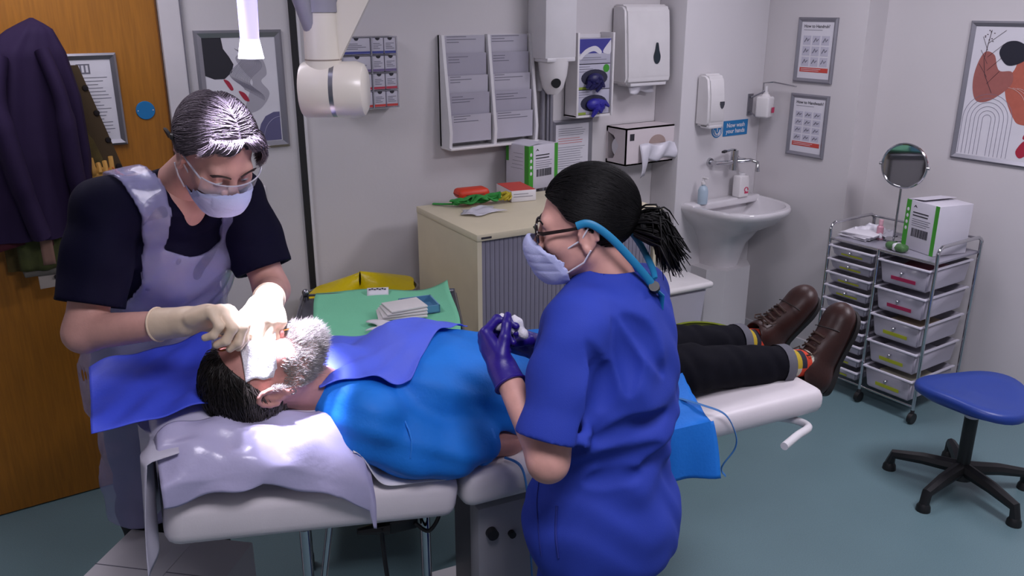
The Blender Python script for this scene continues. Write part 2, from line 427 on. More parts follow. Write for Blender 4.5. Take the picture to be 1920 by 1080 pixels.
# glove box rack
t = thing('glove_rack', 'white wall rack stacking three glove boxes', 'rack', (2.69, 3.5, 1.375))
mk('back_panel', G().bx((-.01, -.008, -.01), (.24, 0, .39)), M_white, t, ang=0)
for x in (-.01, .215): mk('side_panel', G().bx((x, -.105, -.01), (x + .012, 0, .40), bev=.002), M_white2, t)
mk('bottom_ledge', G().bx((-.01, -.1, -.012), (.227, 0, -.001)), M_white2, t, ang=0)
M_glove = mat('nitrile_blue', '#2f2a9a', .45, var=(40, .2)); M_gloved = mat('nitrile_navy', '#1d1a55', .45, var=(40, .2))
for k in range(3):
    lab = ['bottom glove box with bright blue gloves spilling out', 'middle glove box with dark navy glove hanging out', 'top glove box with blue printed band, closed'][k]
    o = thing('glove_box', lab, 'glove box', (2.69, 3.5, 1.376 + k * .125), group='glove boxes in the wall rack')
    mk('carton', G().bx((.006, -.092, 0), (.212, -.01, .121), bev=.002), mat('glove_carton', '#b9b8c8', .5), o)
    if k == 2:
        mk('print_band', G().bx((.006, -.0928, .05), (.212, -.0915, .119)), mat('print_indigo', '#3c3c92', .5), o, ang=0)
        g = G(); g.prism([(p[0], p[1]) for p in smoothpts([(.01, .035, 0), (.05, .07, 0), (.11, .085, 0), (.15, .06, 0), (.14, .045, 0), (.10, .06, 0), (.05, .045, 0), (.02, .02, 0)], 5, True)], -.0935, -.0925)
        mk('printed_hand', g, M_paper, o, ang=0)
        g = G(); g.prism([(p[0], p[1]) for p in smoothpts([(.16, .06, 0), (.2, .105, 0), (.21, .11, 0), (.21, .05, 0), (.18, .045, 0)], 5, True)], -.0935, -.0925)
        mk('printed_swoosh', g, M_paper, o, ang=0)
        print_lines(o, .02, .19, .03, 2, .01, y=-.0929)
    else:
        mk('print_band', G().bx((.006, -.0928, .0), (.06, -.0915, .012)), mat('print_lime', '#8fa33a', .5), o, ang=0)
        print_lines(o, .012, .10, .112, 3, .012, y=-.0929)
        if k == 1: mk('green_dot', G().cyl((.185, -.0935, .1), (.185, -.09, .1), .02, n=20), M_green, o)
        mk('dark_slot', G().prism([(.11 + .085 * math.cos(a), .055 + .042 * math.sin(a)) for a in [i * math.pi / 10 for i in range(20)]], -.0935, -.0915), mat('slot_print', '#2a2a40', .6), o, ang=0)
        g = G(); rnd = random.Random(k)
        for q in range(11):
            a = rnd.uniform(-2.6, -.4); L = rnd.uniform(.03, .07)
            p0 = Vector((.10 + rnd.uniform(-.035, .05), -.094, .05 + rnd.uniform(-.02, .02)))
            g.tube([p0, p0 + Vector((math.cos(a) * L * .5, -.028, math.sin(a) * L * .3)), p0 + Vector((math.cos(a) * L, -.02, math.sin(a) * L * .75))], [.012, .015, .007], n=7)
        g.sph((.105, -.105, .05), (.05, .026, .03), n=12, m=8)
        mk('gloves', g, M_gloved if k else M_glove, o)

# paper towel dispenser
t = thing('towel_dispenser', 'white paper towel dispenser with dark teardrop window', 'towel dispenser', (3.135, 3.5, 1.515))
pr = [(0, 0), (-.125, .0), (-.135, .03), (-.118, .25), (-.105, .37), (-.08, .392), (0, .392)]
g = G().prism(pr, -.155, .155, 'yz'); bmesh.ops.bevel(g.bm, geom=list(g.bm.edges), offset=.012, segments=3, affect='EDGES')
mk('cover', g, M_white2, t)
dp = smoothpts([(0, .205, 0), (.012, .165, 0), (.022, .135, 0), (.016, .108, 0), (0, .098, 0), (-.016, .108, 0), (-.022, .135, 0), (-.012, .165, 0)], 4, True)
mk('teardrop_window', G().prism([(p[0] + .05, p[1]) for p in dp], -.134, -.117), mat('smoked_window', '#1c2c36', .2), t)
mk('outlet_lip', G().bx((-.12, -.125, -.012), (.13, -.02, .004), bev=.004), M_white, t)
mk('paper_towel', G().grid(lambda u, v: (-.1 + .2 * u, -.075 - .03 * math.sin(u * 5 + v), .0 - .05 * v - .006 * math.sin(u * 9)), 16, 6), M_paper, t, solid=.002)

# apron roll dispenser
t = thing('apron_dispenser', 'white box dispensing plastic aprons below the towel dispenser', 'apron dispenser', (3.16, 3.5, 1.10))
M_apb = mat('apron_box', '#d9cfd2', .5)
g = G(); g.bx((-.19, -.16, .0), (.19, -.152, .195)); g.bx((-.19, -.16, .187), (.19, 0, .195)); g.bx((.182, -.16, 0), (.19, 0, .195)); g.bx((-.19, -.16, 0), (.19, 0, .008)); g.bx((-.19, -.012, 0), (.19, -.0, .195))
mk('box', g, M_apb, t, ang=0)
mk('side_panel', G().prism([(-.16, .0), (-.16, .195), (0, .195), (0, .17), (-.06, .15), (-.10, .1), (-.06, .03), (0, .02), (0, 0)], -.19, -.184, 'yz'), M_apb, t, ang=0)
mk('apron_roll', G().cyl((-.18, -.085, .09), (.17, -.085, .09), .05, n=24), M_paper, t)
mk('logo_square', G().bx((-.165, -.1615, .13), (-.135, -.1595, .165)), M_inkd, t, ang=0)
mk('thumb_cutout', G().prism([(.03 + .06 * math.cos(a), .105 + .045 * math.sin(a)) for a in [i * math.pi / 12 for i in range(13)]], -.1618, -.1598), mat('cut_card', '#a8928c', .7), t, ang=0)
film = mat('white_film', '#dcdae4', .3, alpha=.9)
def apr(u, v):
    x = -.10 + .27 * u; return (x, -.166 - .018 * math.sin(u * 7 + v * 2) ** 2 - .012 * math.sin(v * 3), .105 - v * (.085 + (.09 if u < .18 else 0)) + .008 * math.sin(u * 11))
mk('apron_film', G().grid(apr, 26, 8), film, t, solid=.002)

# framed notice half hidden by the carton on the cabinet
t = snap_frame('notice_frame', 'silver framed notice on the back wall below the glove boxes', .26, .33, (2.735, 3.5, 1.015), 0)
print_lines(t, -.09, .09, .285, 4, .011); print_lines(t, -.09, .09, .235, 3, .012, m=M_red); print_lines(t, -.09, .09, .19, 10, .012)

# hand-washing things over the basin (panel Y 3.3)
t = thing('soap_dispenser', 'white wall soap dispenser with dark shield window over the basin', 'soap dispenser', (3.48, 3.3, 1.285))
pr = [(0, 0), (-.09, .0), (-.105, .02), (-.10, .16), (-.085, .25), (-.06, .272), (0, .272)]
g = G().prism(pr, -.062, .062, 'yz'); bmesh.ops.bevel(g.bm, geom=list(g.bm.edges), offset=.012, segments=3, affect='EDGES')
mk('cover', g, M_white2, t)
sh = [(-.014, .13), (.014, .13), (.015, .115), (.008, .098), (0, .092), (-.008, .098), (-.015, .115)]
mk('shield_window', G().prism([(p[0] + .032, p[1]) for p in sh], -.108, -.09), mat('grey_window', '#3b3d47', .3), t)
mk('push_lever', G().bx((-.05, -.098, -.012), (.055, -.03, .012), bev=.008), M_white, t)
t = thing('wash_hands_sign', 'blue sign reading Now wash your hands over the taps', 'sign', (3.66, 3.3, 1.205))
mk('roundel', G().lathe([(0, .003), (.042, .003), (.042, 0)], (-.062, 0, .04), M=Matrix.Rotation(R(90), 3, 'X'), n=36), M_blue, t)
g = G(); g.tube([(-.062 + .034 * math.cos(a), -.0035, .04 + .034 * math.sin(a)) for a in [i * math.pi / 14 for i in range(28)]], .0018, n=5, closed=True)
for s in (-1, 1): g.tube([(-.062 + s * .004, -.0038, .015), (-.062 + s * .016, -.0038, .024), (-.062 + s * .022, -.0038, .042)], [.005, .005, .003], n=6)
g.tube([(-.062, -.0038, .065), (-.062, -.0038, .03)], .003, n=6)
mk('hands_symbol', g, M_paper, t)
mk('plate', G().bx((-.012, -.003, .0), (.185, 0, .085)), M_blue, t, ang=0)
text('Now wash\nyour hands', .034, M_paper, t, (.0865, -.0036, .048), 'CENTER', bold=.0007, lh=.95)

# elbow-operated bottle on a bracket in the corner
t = thing('elbow_dispenser', 'chrome elbow bracket holding a white bottle with pink label in the corner', 'dispenser', (3.86, 3.3, 1.33))
g = G(); g.bx((-.03, -.006, -.02), (.01, 0, .10)); mk('wall_plate', g, M_steel, t, ang=0)
g = G(); g.tube([(-.01, -.006, .0), (-.01, -.05, -.02), (-.01, -.11, -.01)], .004); g.tube([(-.012, -.01, .08), (-.012, -.1, .12)], .005); mk('bracket', g, M_steel, t)
g = G(); g.tube([(-.012, -.09, .06), (-.012, -.09, .165), (.03, -.12, .17), (.05, -.26, .155)], .004); mk('elbow_lever', g, M_chrome, t)
g = G(); g.box((0, -.10, .035), (.078, .078, .115), rz=.25, bev=.012, seg=3); g.lathe([(.03, 0), (.02, .015), (.014, .02), (.014, .03)], (0, -.1, .088)); mk('bottle', g, M_white2, t)
mk('pump', G().cyl((0, -.1, .115), (0, -.1, .15), .009, n=12), M_white, t)
mk('pink_label', G().box((.022, -.1415, .02), (.03, .002, .03), rz=.25), mat('label_pink', '#c4305c', .5), t, ang=0)

# washbasin on a rounded pedestal
t = thing('washbasin', 'white ceramic wall washbasin with rounded bowl', 'washbasin', (3.64, 3.3, .84))
M_cer = mat('ceramic', '#d9d6da', .12, coat=.4)
def dsh(k, w=.28, dpt=.43, n=44):
    out = []
    for i in range(n):
        a = math.pi + math.pi * i / (n - 1)
        c, s_ = math.cos(a), math.sin(a)
        out.append((w * k * math.copysign(abs(c) ** .72, c), dpt * (1 - (1 - k) * 1.0) * -abs(s_) ** .72 ))
    return out
def ring(g, pts, z, off=0): return [g.bm.verts.new((p[0], min(p[1] + off, -.0), z)) for p in pts]
g = G(); rings = []
for k, z, off in ((.36, -.36, -.0), (.45, -.22, -.0), (.62, -.13, 0), (.86, -.075, 0), (.96, -.03, 0), (1.0, -.012, 0), (1.0, .006, 0), (.985, .014, 0), (.93, .014, 0), (.90, .004, -.012), (.80, -.05, -.03), (.55, -.10, -.06), (.2, -.115, -.12)):
    rings.append(ring(g, dsh(k), z, off))
for A, Bq in zip(rings, rings[1:]):
    for i in range(len(A) - 1): g.bm.faces.new((A[i], A[i + 1], Bq[i + 1], Bq[i]))
    g.bm.faces.new((A[-1], A[0], Bq[0], Bq[-1]))
g.bm.faces.new(rings[-1]); g.bm.faces.new(rings[0][::-1])
mk('bowl', g, M_cer, t, ang=50)
mk('back_ledge', G().bx((-.275, -.085, -.02), (.275, -.0, .022), bev=.012, seg=3), M_cer, t)
mk('drain', G().cyl((0, -.2, -.115), (0, -.2, -.108), .022, n=20), M_chrome, t)
t = thing('pedestal', 'white boxed pedestal panel beneath the washbasin', 'pedestal', (3.64, 3.3, .0))
g = G().prism([(-.17, 0), (-.17, -.12), (-.1, -.2), (.1, -.2), (.17, -.12), (.17, 0)], 0, .485, 'xy')
mk('body', g, M_panel, t)
# lever tap
t = thing('mixer_tap', 'chrome wall mixer tap with long elbow lever over the basin', 'tap', (3.68, 3.3, 1.07))
g = G()
for x in (-.12, .09): g.lathe([(.0, .012), (.022, .012), (.026, 0)], (x, 0, 0), M=Matrix.Rotation(R(90), 3, 'X'), n=20)
mk('wall_flange', g, M_chrome, t)
g = G(); g.tube([(-.12, -.0, 0), (-.12, -.05, 0), (-.05, -.07, .0), (.09, -.07, .0), (.09, -.0, 0)], .013, n=10); g.cyl((0, -.07, -.045), (0, -.07, .065), .021, n=20); mk('body', g, M_chrome, t)
g = G(); g.tube([(.02, -.07, .0), (.08, -.12, .008), (.09, -.16, .0), (.092, -.165, -.05)], .011, n=10); mk('spout', g, M_chrome, t)
g = G(); g.tube([(0, -.07, .07), (-.05, -.10, .08), (-.19, -.17, .088)], [.008, .007, .009], n=8, flat=(1.3, .7)); mk('lever', g, M_chrome, t)
mk('lever_tip', G().box((-.20, -.175, .09), (.05, .02, .012), rz=.45, bev=.004), M_dark, t)
# bottles on the basin
t = thing('pump_bottle', 'pale blue pump bottle on the basin ledge', 'bottle', (3.445, 3.225, .862))
mk('body', G().lathe([(0, 0), (.026, 0), (.028, .01), (.028, .075), (.02, .095), (.011, .1), (.011, .108)]), mat('pale_blue_plastic', '#a9bccb', .3), t)
mk('pump', G().lathe([(.013, .108), (.013, .122), (.006, .124), (.006, .14), (0, .14)]).box((0, -.012, .143), (.012, .04, .01), bev=.003), M_white2, t)
t = thing('square_bottle', 'white square bottle with pink logo on the basin ledge', 'bottle', (3.76, 3.235, .862))
mk('body', G().box((0, 0, .062), (.078, .06, .124), bev=.009, seg=3), M_white2, t)
mk('cap', G().cyl((0, 0, .122), (0, 0, .138), .02, n=18), M_white, t)
g = G(); g.tube([(.012 + .014 * math.cos(a), -.0305, .045 + .012 * math.sin(a)) for a in [i * math.pi / 8 - .5 for i in range(14)]], .003, n=5); g.bx((0, -.0315, .022), (.03, -.030, .032)); mk('pink_logo', g, mat('label_pink', '#c4305c', .5), t)

# hand-hygiene posters on the right wall
for i, (z0, title, n_c) in enumerate(((1.508, 'How to Handrub?', 3), (1.112, 'How to Handwash?', 4))):
    t = snap_frame('hygiene_poster', ['upper', 'lower'][i] + ' silver framed hand hygiene poster with red band beside the basin corner', .245, .335, (3.95, 2.97, z0), R(-90), 'poster')
    text(title, .022, M_inkd, t, (-.085, -.0058, .283), 'LEFT', bold=.0004)
    print_lines(t, -.085, .06, .272, 1, .01)
    for r_ in range(n_c):
        for c_ in range(3):
            w, h = .048, .165 / n_c - .008
            x = -.083 + c_ * .058; z = .085 + (n_c - 1 - r_) * (.165 / n_c)
            mk('picture_panel', G().bx((x, -.0058, z), (x + w, -.005, z + h)), mat('poster_panel', '#bfbdcb', .7), t, ang=0)
            g = G(); g.tube([(x + w * .2, -.006, z + h * .3), (x + w * .45, -.006, z + h * .75), (x + w * .6, -.006, z + h * .4), (x + w * .8, -.006, z + h * .65)], .0025, n=5); mk('hand_sketch', g, M_ink, t)
    mk('red_band', G().bx((-.088, -.0059, .055), (.09, -.005, .078)), M_red, t, ang=0)
    print_lines(t, -.08, .05, .072, 2, .008, m=M_paper, y=-.0065)

# large abstract print on the right wall
t = snap_frame('framed_print', 'large silver framed boho print with terracotta shapes and arches', .60, .64, (4.11, 1.94, 1.195), R(-90), 'picture', fw=.024)
ter = mat('print_terracotta', '#b3604f', .65, var=(60, .06)); ros = mat('print_rose', '#9d5e58', .65, var=(60, .06)); nav = mat('print_navy', '#1d1e2c', .6)
blob(t, [(-.04, .22), (.0, .19), (.1, .20), (.22, .25), (.25, .4), (.16, .53), (.07, .57), (.0, .55), (-.05, .50), (-.07, .43), (-.10, .38), (-.085, .30)], ter, 'terracotta_shape', -.0052)
blob(t, [(-.235, .47), (-.21, .505), (-.17, .49), (-.15, .44), (-.13, .42), (-.08, .42), (-.07, .37), (-.11, .32), (-.17, .28), (-.22, .28), (-.245, .33), (-.25, .40)], ros, 'rose_shape', -.0056)
blob(t, [(-.15, .50), (-.13, .545), (-.08, .555), (-.03, .53), (-.015, .49), (-.06, .455), (-.11, .45)], nav, 'navy_shape', -.006)
g = G()
for k in range(6):
    r = .02 + .019 * k
    g.tube([(-.155 - r, -.006, .03)] + [(-.155 + r * math.cos(a), -.006, .20 + r * math.sin(a)) for a in [math.pi - i * math.pi / 14 for i in range(15)]] + [(-.155 + r, -.006, .03)], .0009, n=4)
mk('arch_lines', g, mat('print_line', '#7d7a8e', .7), t)
g = G(); g.tube([(-.155, -.0068, .32), (-.20, -.0068, .40), (-.215, -.0068, .47), (-.20, -.0068, .60)], .0012, n=4)
for k in range(7):
    z = .36 + k * .03; s = (-1) ** k
    g.tube([(-.185 - .004 * k, -.0068, z), (-.185 + s * .05, -.0068, z + .06)], .0009, n=4)
for k in range(9): g.sph((-.20 + random.uniform(-.03, .035), -.0062, .55 + k * .006), (.004, .0006, .002), n=6, m=4)
mk('leaf_sprig', g, mat('print_brown', '#3f2b33', .7), t)
g = G()
for k in range(3): g.tube([(-.09 + .05 * k * .4 + .1 * math.cos(a), -.0068, .25 + .1 * math.sin(a)) for a in [.2 + i * .1 for i in range(14)]], .001, n=4)
mk('pale_arcs', g, mat('print_blush', '#cdb0ac', .7), t)
blob(t, [(.0, .07), (.03, .12), (.06, .10), (.05, .06), (.02, .04)], mat('print_crimson', '#a8243c', .6), 'crimson_leaf', -.0056)
blob(t, [(.02, .13), (.05, .19), (.08, .16), (.07, .13)], mat('print_crimson', '#a8243c', .6), 'crimson_leaf', -.0056)
# ------------------------------------------------------------------ tambour cabinet and what stands on it
M_cream = mat('cream_laminate', '#d3c9ad', .45)
CAB = (1.665, 2.71); CA = R(-4)
t = thing('tambour_cabinet', 'cream side cabinet with grey ribbed tambour door', 'cabinet', (CAB[0], CAB[1], 0), CA)
W_, D_, H_ = .90, .57, 1.06
mk('side_panel', G().bx((0, 0, .0), (.02, D_, H_ - .028)), M_cream, t, ang=0)
mk('side_panel', G().bx((W_ - .02, 0, .0), (W_, D_, H_ - .028)), M_cream, t, ang=0)
mk('back_panel', G().bx((.02, D_ - .015, 0), (W_ - .02, D_, H_ - .028)), M_cream, t, ang=0)
mk('worktop', G().bx((-.004, -.006, H_ - .028), (W_ + .02, D_, H_), bev=.003), M_cream, t)
mk('plinth', G().bx((.02, .03, 0), (W_ - .02, .045, .06)), M_dark, t, ang=0)
mk('maker_plate', G().bx((.015, -.0075, H_ - .02), (.06, -.005, H_ - .012)), M_inkd, t, ang=0)
M_tamb = mat('tambour_grey', '#7a7887', .5)
sl = mk('slat', G().bx((0, .012, .06), (.0203, .024, H_ - .03), bev=.003), M_tamb, t, (.022, 0, 0))
for k in range(1, 41): share(sl, t, (.022 + k * .0208, 0, 0))
mk('pull_handle', G().bx((.83, .004, .5), (.85, .016, .62), bev=.004), M_dark, t)
CT = 1.061
M_case = mat('orange_case', '#d33a1c', .45)
t = thing('zip_case', 'red-orange oval zip case lying on the cream cabinet', 'case', (2.0, 3.30, CT), R(-8))
mk('shell', G().box((0, 0, .022), (.155, .09, .044), bev=.02, seg=4), M_case, t)
mk('zip', G().tube(smoothpts([(-.07, -.036, .02), (0, -.047, .02), (.07, -.036, .02), (.078, 0, .02), (.07, .036, .02), (0, .047, .02), (-.07, .036, .02), (-.078, 0, .02)], 4, True), .0025, n=5, closed=True), mat('dark_red_zip', '#7d1d10', .6), t)
M_gcl = mat('green_cloth', '#2c8a3a', .7, bump=(80, .3))
t = thing('tourniquet', 'crumpled green tourniquet strap lying on the cream cabinet', 'strap', (1.93, 3.16, CT), R(-8))
g = G()
rnd = random.Random(3)
for q in range(6):
    pts = [(-.10 + .035 * k + rnd.uniform(-.01, .01), -.01 + rnd.uniform(-.03, .03), .014 + rnd.uniform(0, .022)) for k in range(7)]
    g.tube(smoothpts(pts, 4), .012, n=6, flat=(1.4, .5))
mk('webbing', g, M_gcl, t)
mk('strap_tail', G().tube(smoothpts([(-.1, 0, .012), (-.14, .04, .008), (-.17, .07, .006)], 4), .008, n=6, flat=(1.4, .5)), M_gcl, t)
t = thing('yellow_tangle', 'crumpled yellow ribbon beside the green strap', 'ribbon', (2.075, 3.13, CT))
g = G()
for q in range(7):
    c = Vector((rnd.uniform(-.02, .02), rnd.uniform(-.02, .02), .02 + rnd.uniform(0, .015)))
    g.tube([c + Vector((.022 * math.cos(a + q), .022 * math.sin(a + q * 2), .012 * math.sin(a * 1.5 + q))) for a in [i * .6 for i in range(11)]], .005, n=5)
mk('ribbon', g, mat('yellow_ribbon', '#b9a92a', .6), t)
def crumple(name, label, cat, loc, sx, sy, h, m, seed, rz=0, nu=16, nv=14):
    rs = np.random.RandomState(seed); ph = rs.uniform(0, 6.3, (6, 3)); fr = rs.uniform(4, 13, (6, 2))
    def fn(u, v):
        z = sum(math.sin(u * fr[k][0] + ph[k][0]) * math.sin(v * fr[k][1] + ph[k][1]) / (k + 1.5) for k in range(6))
        e = min(u, 1 - u, v, 1 - v) * 4
        return ((u - .5) * sx + .02 * math.sin(v * 7 + ph[0][2]), (v - .5) * sy + .015 * math.sin(u * 6 + ph[1][2]), .004 + h * max(0, .45 + .5 * z) * min(1, .35 + e))
    o = mk(name, G().grid(fn, nu, nv), m, None, loc, rz, ang=25, solid=.0015)
    return tag(o, label, cat)
crumple('crumpled_wrapper', 'crumpled clear wrapper on the front of the cream cabinet', 'wrapper', (1.87, 3.02, CT), .16, .12, .018, mat('clear_wrap', '#d5d3dd', .25, alpha=.75), 5)
t = thing('glove_carton', 'low white carton with red top beside the tall green and white carton', 'carton', (2.16, 3.14, CT), R(-12))
mk('body', G().bx((-.06, -.05, 0), (.06, .14, .05), bev=.002), M_white, t)
mk('red_top', G().bx((-.058, -.045, .0495), (.058, .135, .052)), M_red, t, ang=0)
print_lines(t, -.05, .045, .036, 2, .012, y=-.051)
def swab_carton(label, loc, rz, w, d, h):
    t = thing('swab_carton', label, 'carton', loc, rz)
    mk('box', G().bx((0, 0, 0), (w, d, h), bev=.002), mat('carton_white', '#cfccd6', .5), t)
    for x0, x1, y0, y1 in ((0, .028, -.0008, .0), (w - .022, w, -.0008, 0)):
        mk('green_stripe', G().bx((x0, y0, 0), (x1, y1, h)), M_green, t, ang=0)
    mk('green_stripe', G().bx((-.0008, 0, 0), (0, .03, h)), M_green, t, ang=0)
    mk('green_stripe', G().bx((-.0008, d - .02, h * .6), (0, d, h)), M_green, t, ang=0)
    g = G()
    for k in range(4): g.sph((.014, -.0012, h * .8 - k * .03), (.007, .0006, .009), n=8, m=6)
    mk('white_symbols', g, M_paper, t)
    g = G(); rn = random.Random(1); x = .05
    while x < w - .045:
        ww = rn.choice((.0018, .003, .0045)); g.bx((x, -.0011, h * .28), (x + ww, -.0004, h * .45)); x += ww + rn.choice((.002, .0035))
    mk('barcode', g, M_inkd, t, ang=0)
    o = print_lines(t, .045, w * .75, h * .78, 2, .014, th=.005, m=M_inkd, y=-.001); o.name = 'product_lines'
    print_lines(t, .045, w * .8, h * .64, 4, .01, y=-.001)
    g = G(); g.prism([(.045, h * .87), (.055, h * .92), (.066, h * .87), (.058, h * .875), (.055, h * .895), (.05, h * .875)], -.001, -.0003); mk('leaf_logo', g, M_inkd, t, ang=0)
    g = G()
    for k in range(5): g.bx((-.001, d * .25, h * .8 - k * .018), (-.0003, d * (.5 + .3 * rn.random()), h * .806 - k * .018))
    mk('printed_lines', g, M_ink, t, ang=0)
    # open flap on top
    g = G(); g.prism([(0.004, .002), (w * .5, .012), (w * .5, .0135), (.004, .0035)], 0.004, d - .004); o = mk('top_flap', g, MATS['carton_white'], t, (0, 0, h - .002), ang=0)
    return t
swab_carton('tall green and white printed carton on the cream cabinet', (2.305, 3.275, CT), R(7), .19, .165, .21)
crumple('plastic_bag', 'crumpled white plastic bag behind the carton on the cabinet', 'bag', (2.53, 3.12, CT), .2, .16, .09, mat('white_bag', '#cfcdd7', .3, alpha=.85), 9)
crumple('paper_sheet', 'white paper sheet on the right end of the cream cabinet', 'paper', (2.36, 2.86, CT), .2, .14, .01, M_paper, 12)

# ------------------------------------------------------------------ bins beside the basin
t = thing('lidded_bin', 'white lidded clinical bin with black clip behind the nurse', 'bin', (2.99, 2.98, 0), R(-6))
g = G().prism([(-.13, -.12), (.13, -.12), (.13, .12), (-.13, .12)], 0, .0001, 'xy'); g = G()
pr = [(-.11, -.1), (.11, -.1), (.11, .1), (-.11, .1)]
vs = [[g.bm.verts.new((x * k, y * k, z)) for x, y in pr] for k, z in ((1, 0), (1.32, .545))]
for i in range(4): g.bm.faces.new((vs[0][i], vs[0][(i + 1) % 4], vs[1][(i + 1) % 4], vs[1][i]))
g.bm.faces.new(vs[0][::-1]); g.bm.faces.new(vs[1])
bmesh.ops.bevel(g.bm, geom=list(g.bm.edges), offset=.02, segments=3, affect='EDGES')
mk('body', g, mat('milky_bin', '#bdbbc8', .35), t)
mk('lid', G().bx((-.165, -.15, .54), (.165, .15, .575), bev=.016, seg=3), M_white2, t)
mk('clip', G().bx((.155, -.06, .47), (.175, -.01, .56), bev=.006), M_black, t)
t = thing('yellow_bin', 'yellow-green waste bin rim showing behind the raised legs', 'bin', (2.86, 2.60, 0))
M_yel = mat('lime_plastic', '#7f8c1a', .4)
mk('body', G().lathe([(0, 0), (.13, 0), (.17, .40), (.163, .40), (.124, .01), (0, .01)], n=36), M_yel, t)
mk('rim', G().lathe([(.163, .39), (.183, .392), (.187, .405), (.18, .418), (.166, .416)], n=36), M_yel, t)

# ------------------------------------------------------------------ drawer trolley by the right wall
T = thing('drawer_trolley', 'chrome drawer trolley with translucent drawers by the right wall', 'trolley', (3.63, 2.25, 0), R(-90))
xL, xM, xR, dT = -.275, 0.0, .288, .36
def post(x, y, z0, z1): return G().cyl((x, y, z0), (x, y, z1), .0085, n=12)
for x in (xL, xR):
    g = G(); g.tube(smoothpts([(x, 0, .06), (x, 0, .3), (x, 0, .78), (x, 0, .845), (x, .025, .868), (x, .06, .872), (x, dT - .06, .872), (x, dT - .025, .868), (x, dT, .845), (x, dT, .78), (x, dT, .06)], 4), .0085, n=10)
    mk('end_frame', g, M_chrome, T)
for y in (0, dT): mk('mid_post', post(xM, y, .06, .80), M_chrome, T)
for z in (.085, .795):
    for y in (0, dT): mk('cross_bar', G().cyl((xL, y, z), (xR, y, z), .006, n=10), M_chrome, T)
mk('top_tray', G().bx((xL + .008, .004, .785), (xR - .008, dT - .004, .797), bev=.003), mat('tray_grey', '#8f8d99', .35), T)
mk('back_rail', G().cyl((xL, dT, .86), (xR, dT, .86), .006, n=10), M_chrome, T)
for x in (xL, xM, xR):
    for y in (0, dT):
        g = G(); g.cyl((x - .011, y, .027), (x + .011, y, .027), .027, n=20); w_ = mk('caster', g, M_black, T)
        mk('caster_stem', G().cyl((x, y, .03), (x, y, .07), .009, n=10), M_dark, w_)
M_drw = mat('milky_drawer', '#b9b6c4', .28, alpha=.72)
M_rim = mat('drawer_rim', '#cfccd8', .3)
M_sty = mat('label_yellow', '#b7bd2c', .5); M_stp = mat('label_magenta', '#b42a58', .5)
def drawer_mesh(w, h):
    g = G(); t0 = .012
    top = [(-w / 2, -.012), (w / 2, -.012), (w / 2, dT - .02), (-w / 2, dT - .02)]
    bot = [(-w / 2 + t0, .004), (w / 2 - t0, .004), (w / 2 - t0, dT - .03), (-w / 2 + t0, dT - .03)]
    A = [g.bm.verts.new((p[0], p[1], h)) for p in top]; Bq = [g.bm.verts.new((p[0], p[1], 0)) for p in bot]
    for i in range(4): g.bm.faces.new((Bq[i], Bq[(i + 1) % 4], A[(i + 1) % 4], A[i]))
    g.bm.faces.new(Bq[::-1])
    bmesh.ops.bevel(g.bm, geom=[e for e in g.bm.edges], offset=.008, segments=2, affect='EDGES')
    return g
def rim_mesh(w, h):
    g = G()
    g.bx((-w / 2 - .008, -.022, h - .008), (w / 2 + .008, -.008, h + .002), bev=.003)
    for s in (-1, 1): g.bx((s * (w / 2 + .002) - .006, -.01, h - .005), (s * (w / 2 + .002) + .006, dT - .015, h + .001))
    return g
first = {}
def drawer(cx, z, w, h, kind, k):
    key = (w, h)
    if key not in first:
        b = mk('drawer', drawer_mesh(w, h), M_drw, T, (cx, 0, z), ang=30, solid=.003)
        r = mk('drawer_rim', rim_mesh(w, h), M_rim, b)
        kn = mk('knob', G().sph((0, -.026, h * .62), .008, n=12, m=8).cyl((0, -.02, h * .62), (0, .002, h * .62), .004, n=8), M_chrome, b)
        first[key] = (b, r, kn)
    else:
        b0, r0, k0 = first[key]
        b = b0.copy(); link(b, T); b.location = (cx, 0, z)
        for q in (r0, k0): c = q.copy(); link(c, b)
    mk('sticker', G().box((.002, -.0105 + .016 * .65, h * .33), (w * .5, .0012, h * .16), rot=Matrix.Rotation(R(9), 3, 'X')), M_stp if kind == 'p' else M_sty, b, (0, -.008, 0), ang=0)
    # things kept inside show faintly through the plastic
    return b
for k in range(10): drawer((xL + xM) / 2, .098 + k * .0685, .235, .052, 'y', k)
for k in range(5): drawer((xM + xR) / 2, .10 + k * .137, .248, .112, 'p' if k > 2 else 'y', k)
rnd = random.Random(11)
for k in range(5):
    cc = ['#c9c4b0', '#b9b7c4', '#b7a48c', '#b9b7c4', '#bb6f80'][k]
    o = mk('drawer_pack', G().box((.145, .16, .15 + k * .137), (.17, .2, .06), rz=.1 * (k - 2), bev=.006), mat('pack%d' % k, cc, .6), None, (3.63, 2.25, 0), R(-90))
    tag(o, '%s pack seen through the %s drawer of the trolley' % (['cream', 'pale grey', 'tan', 'light grey', 'pink'][k], ['bottom large', 'fourth large', 'middle large', 'second large', 'top large'][k]), 'pack', 'packs in the large drawers')
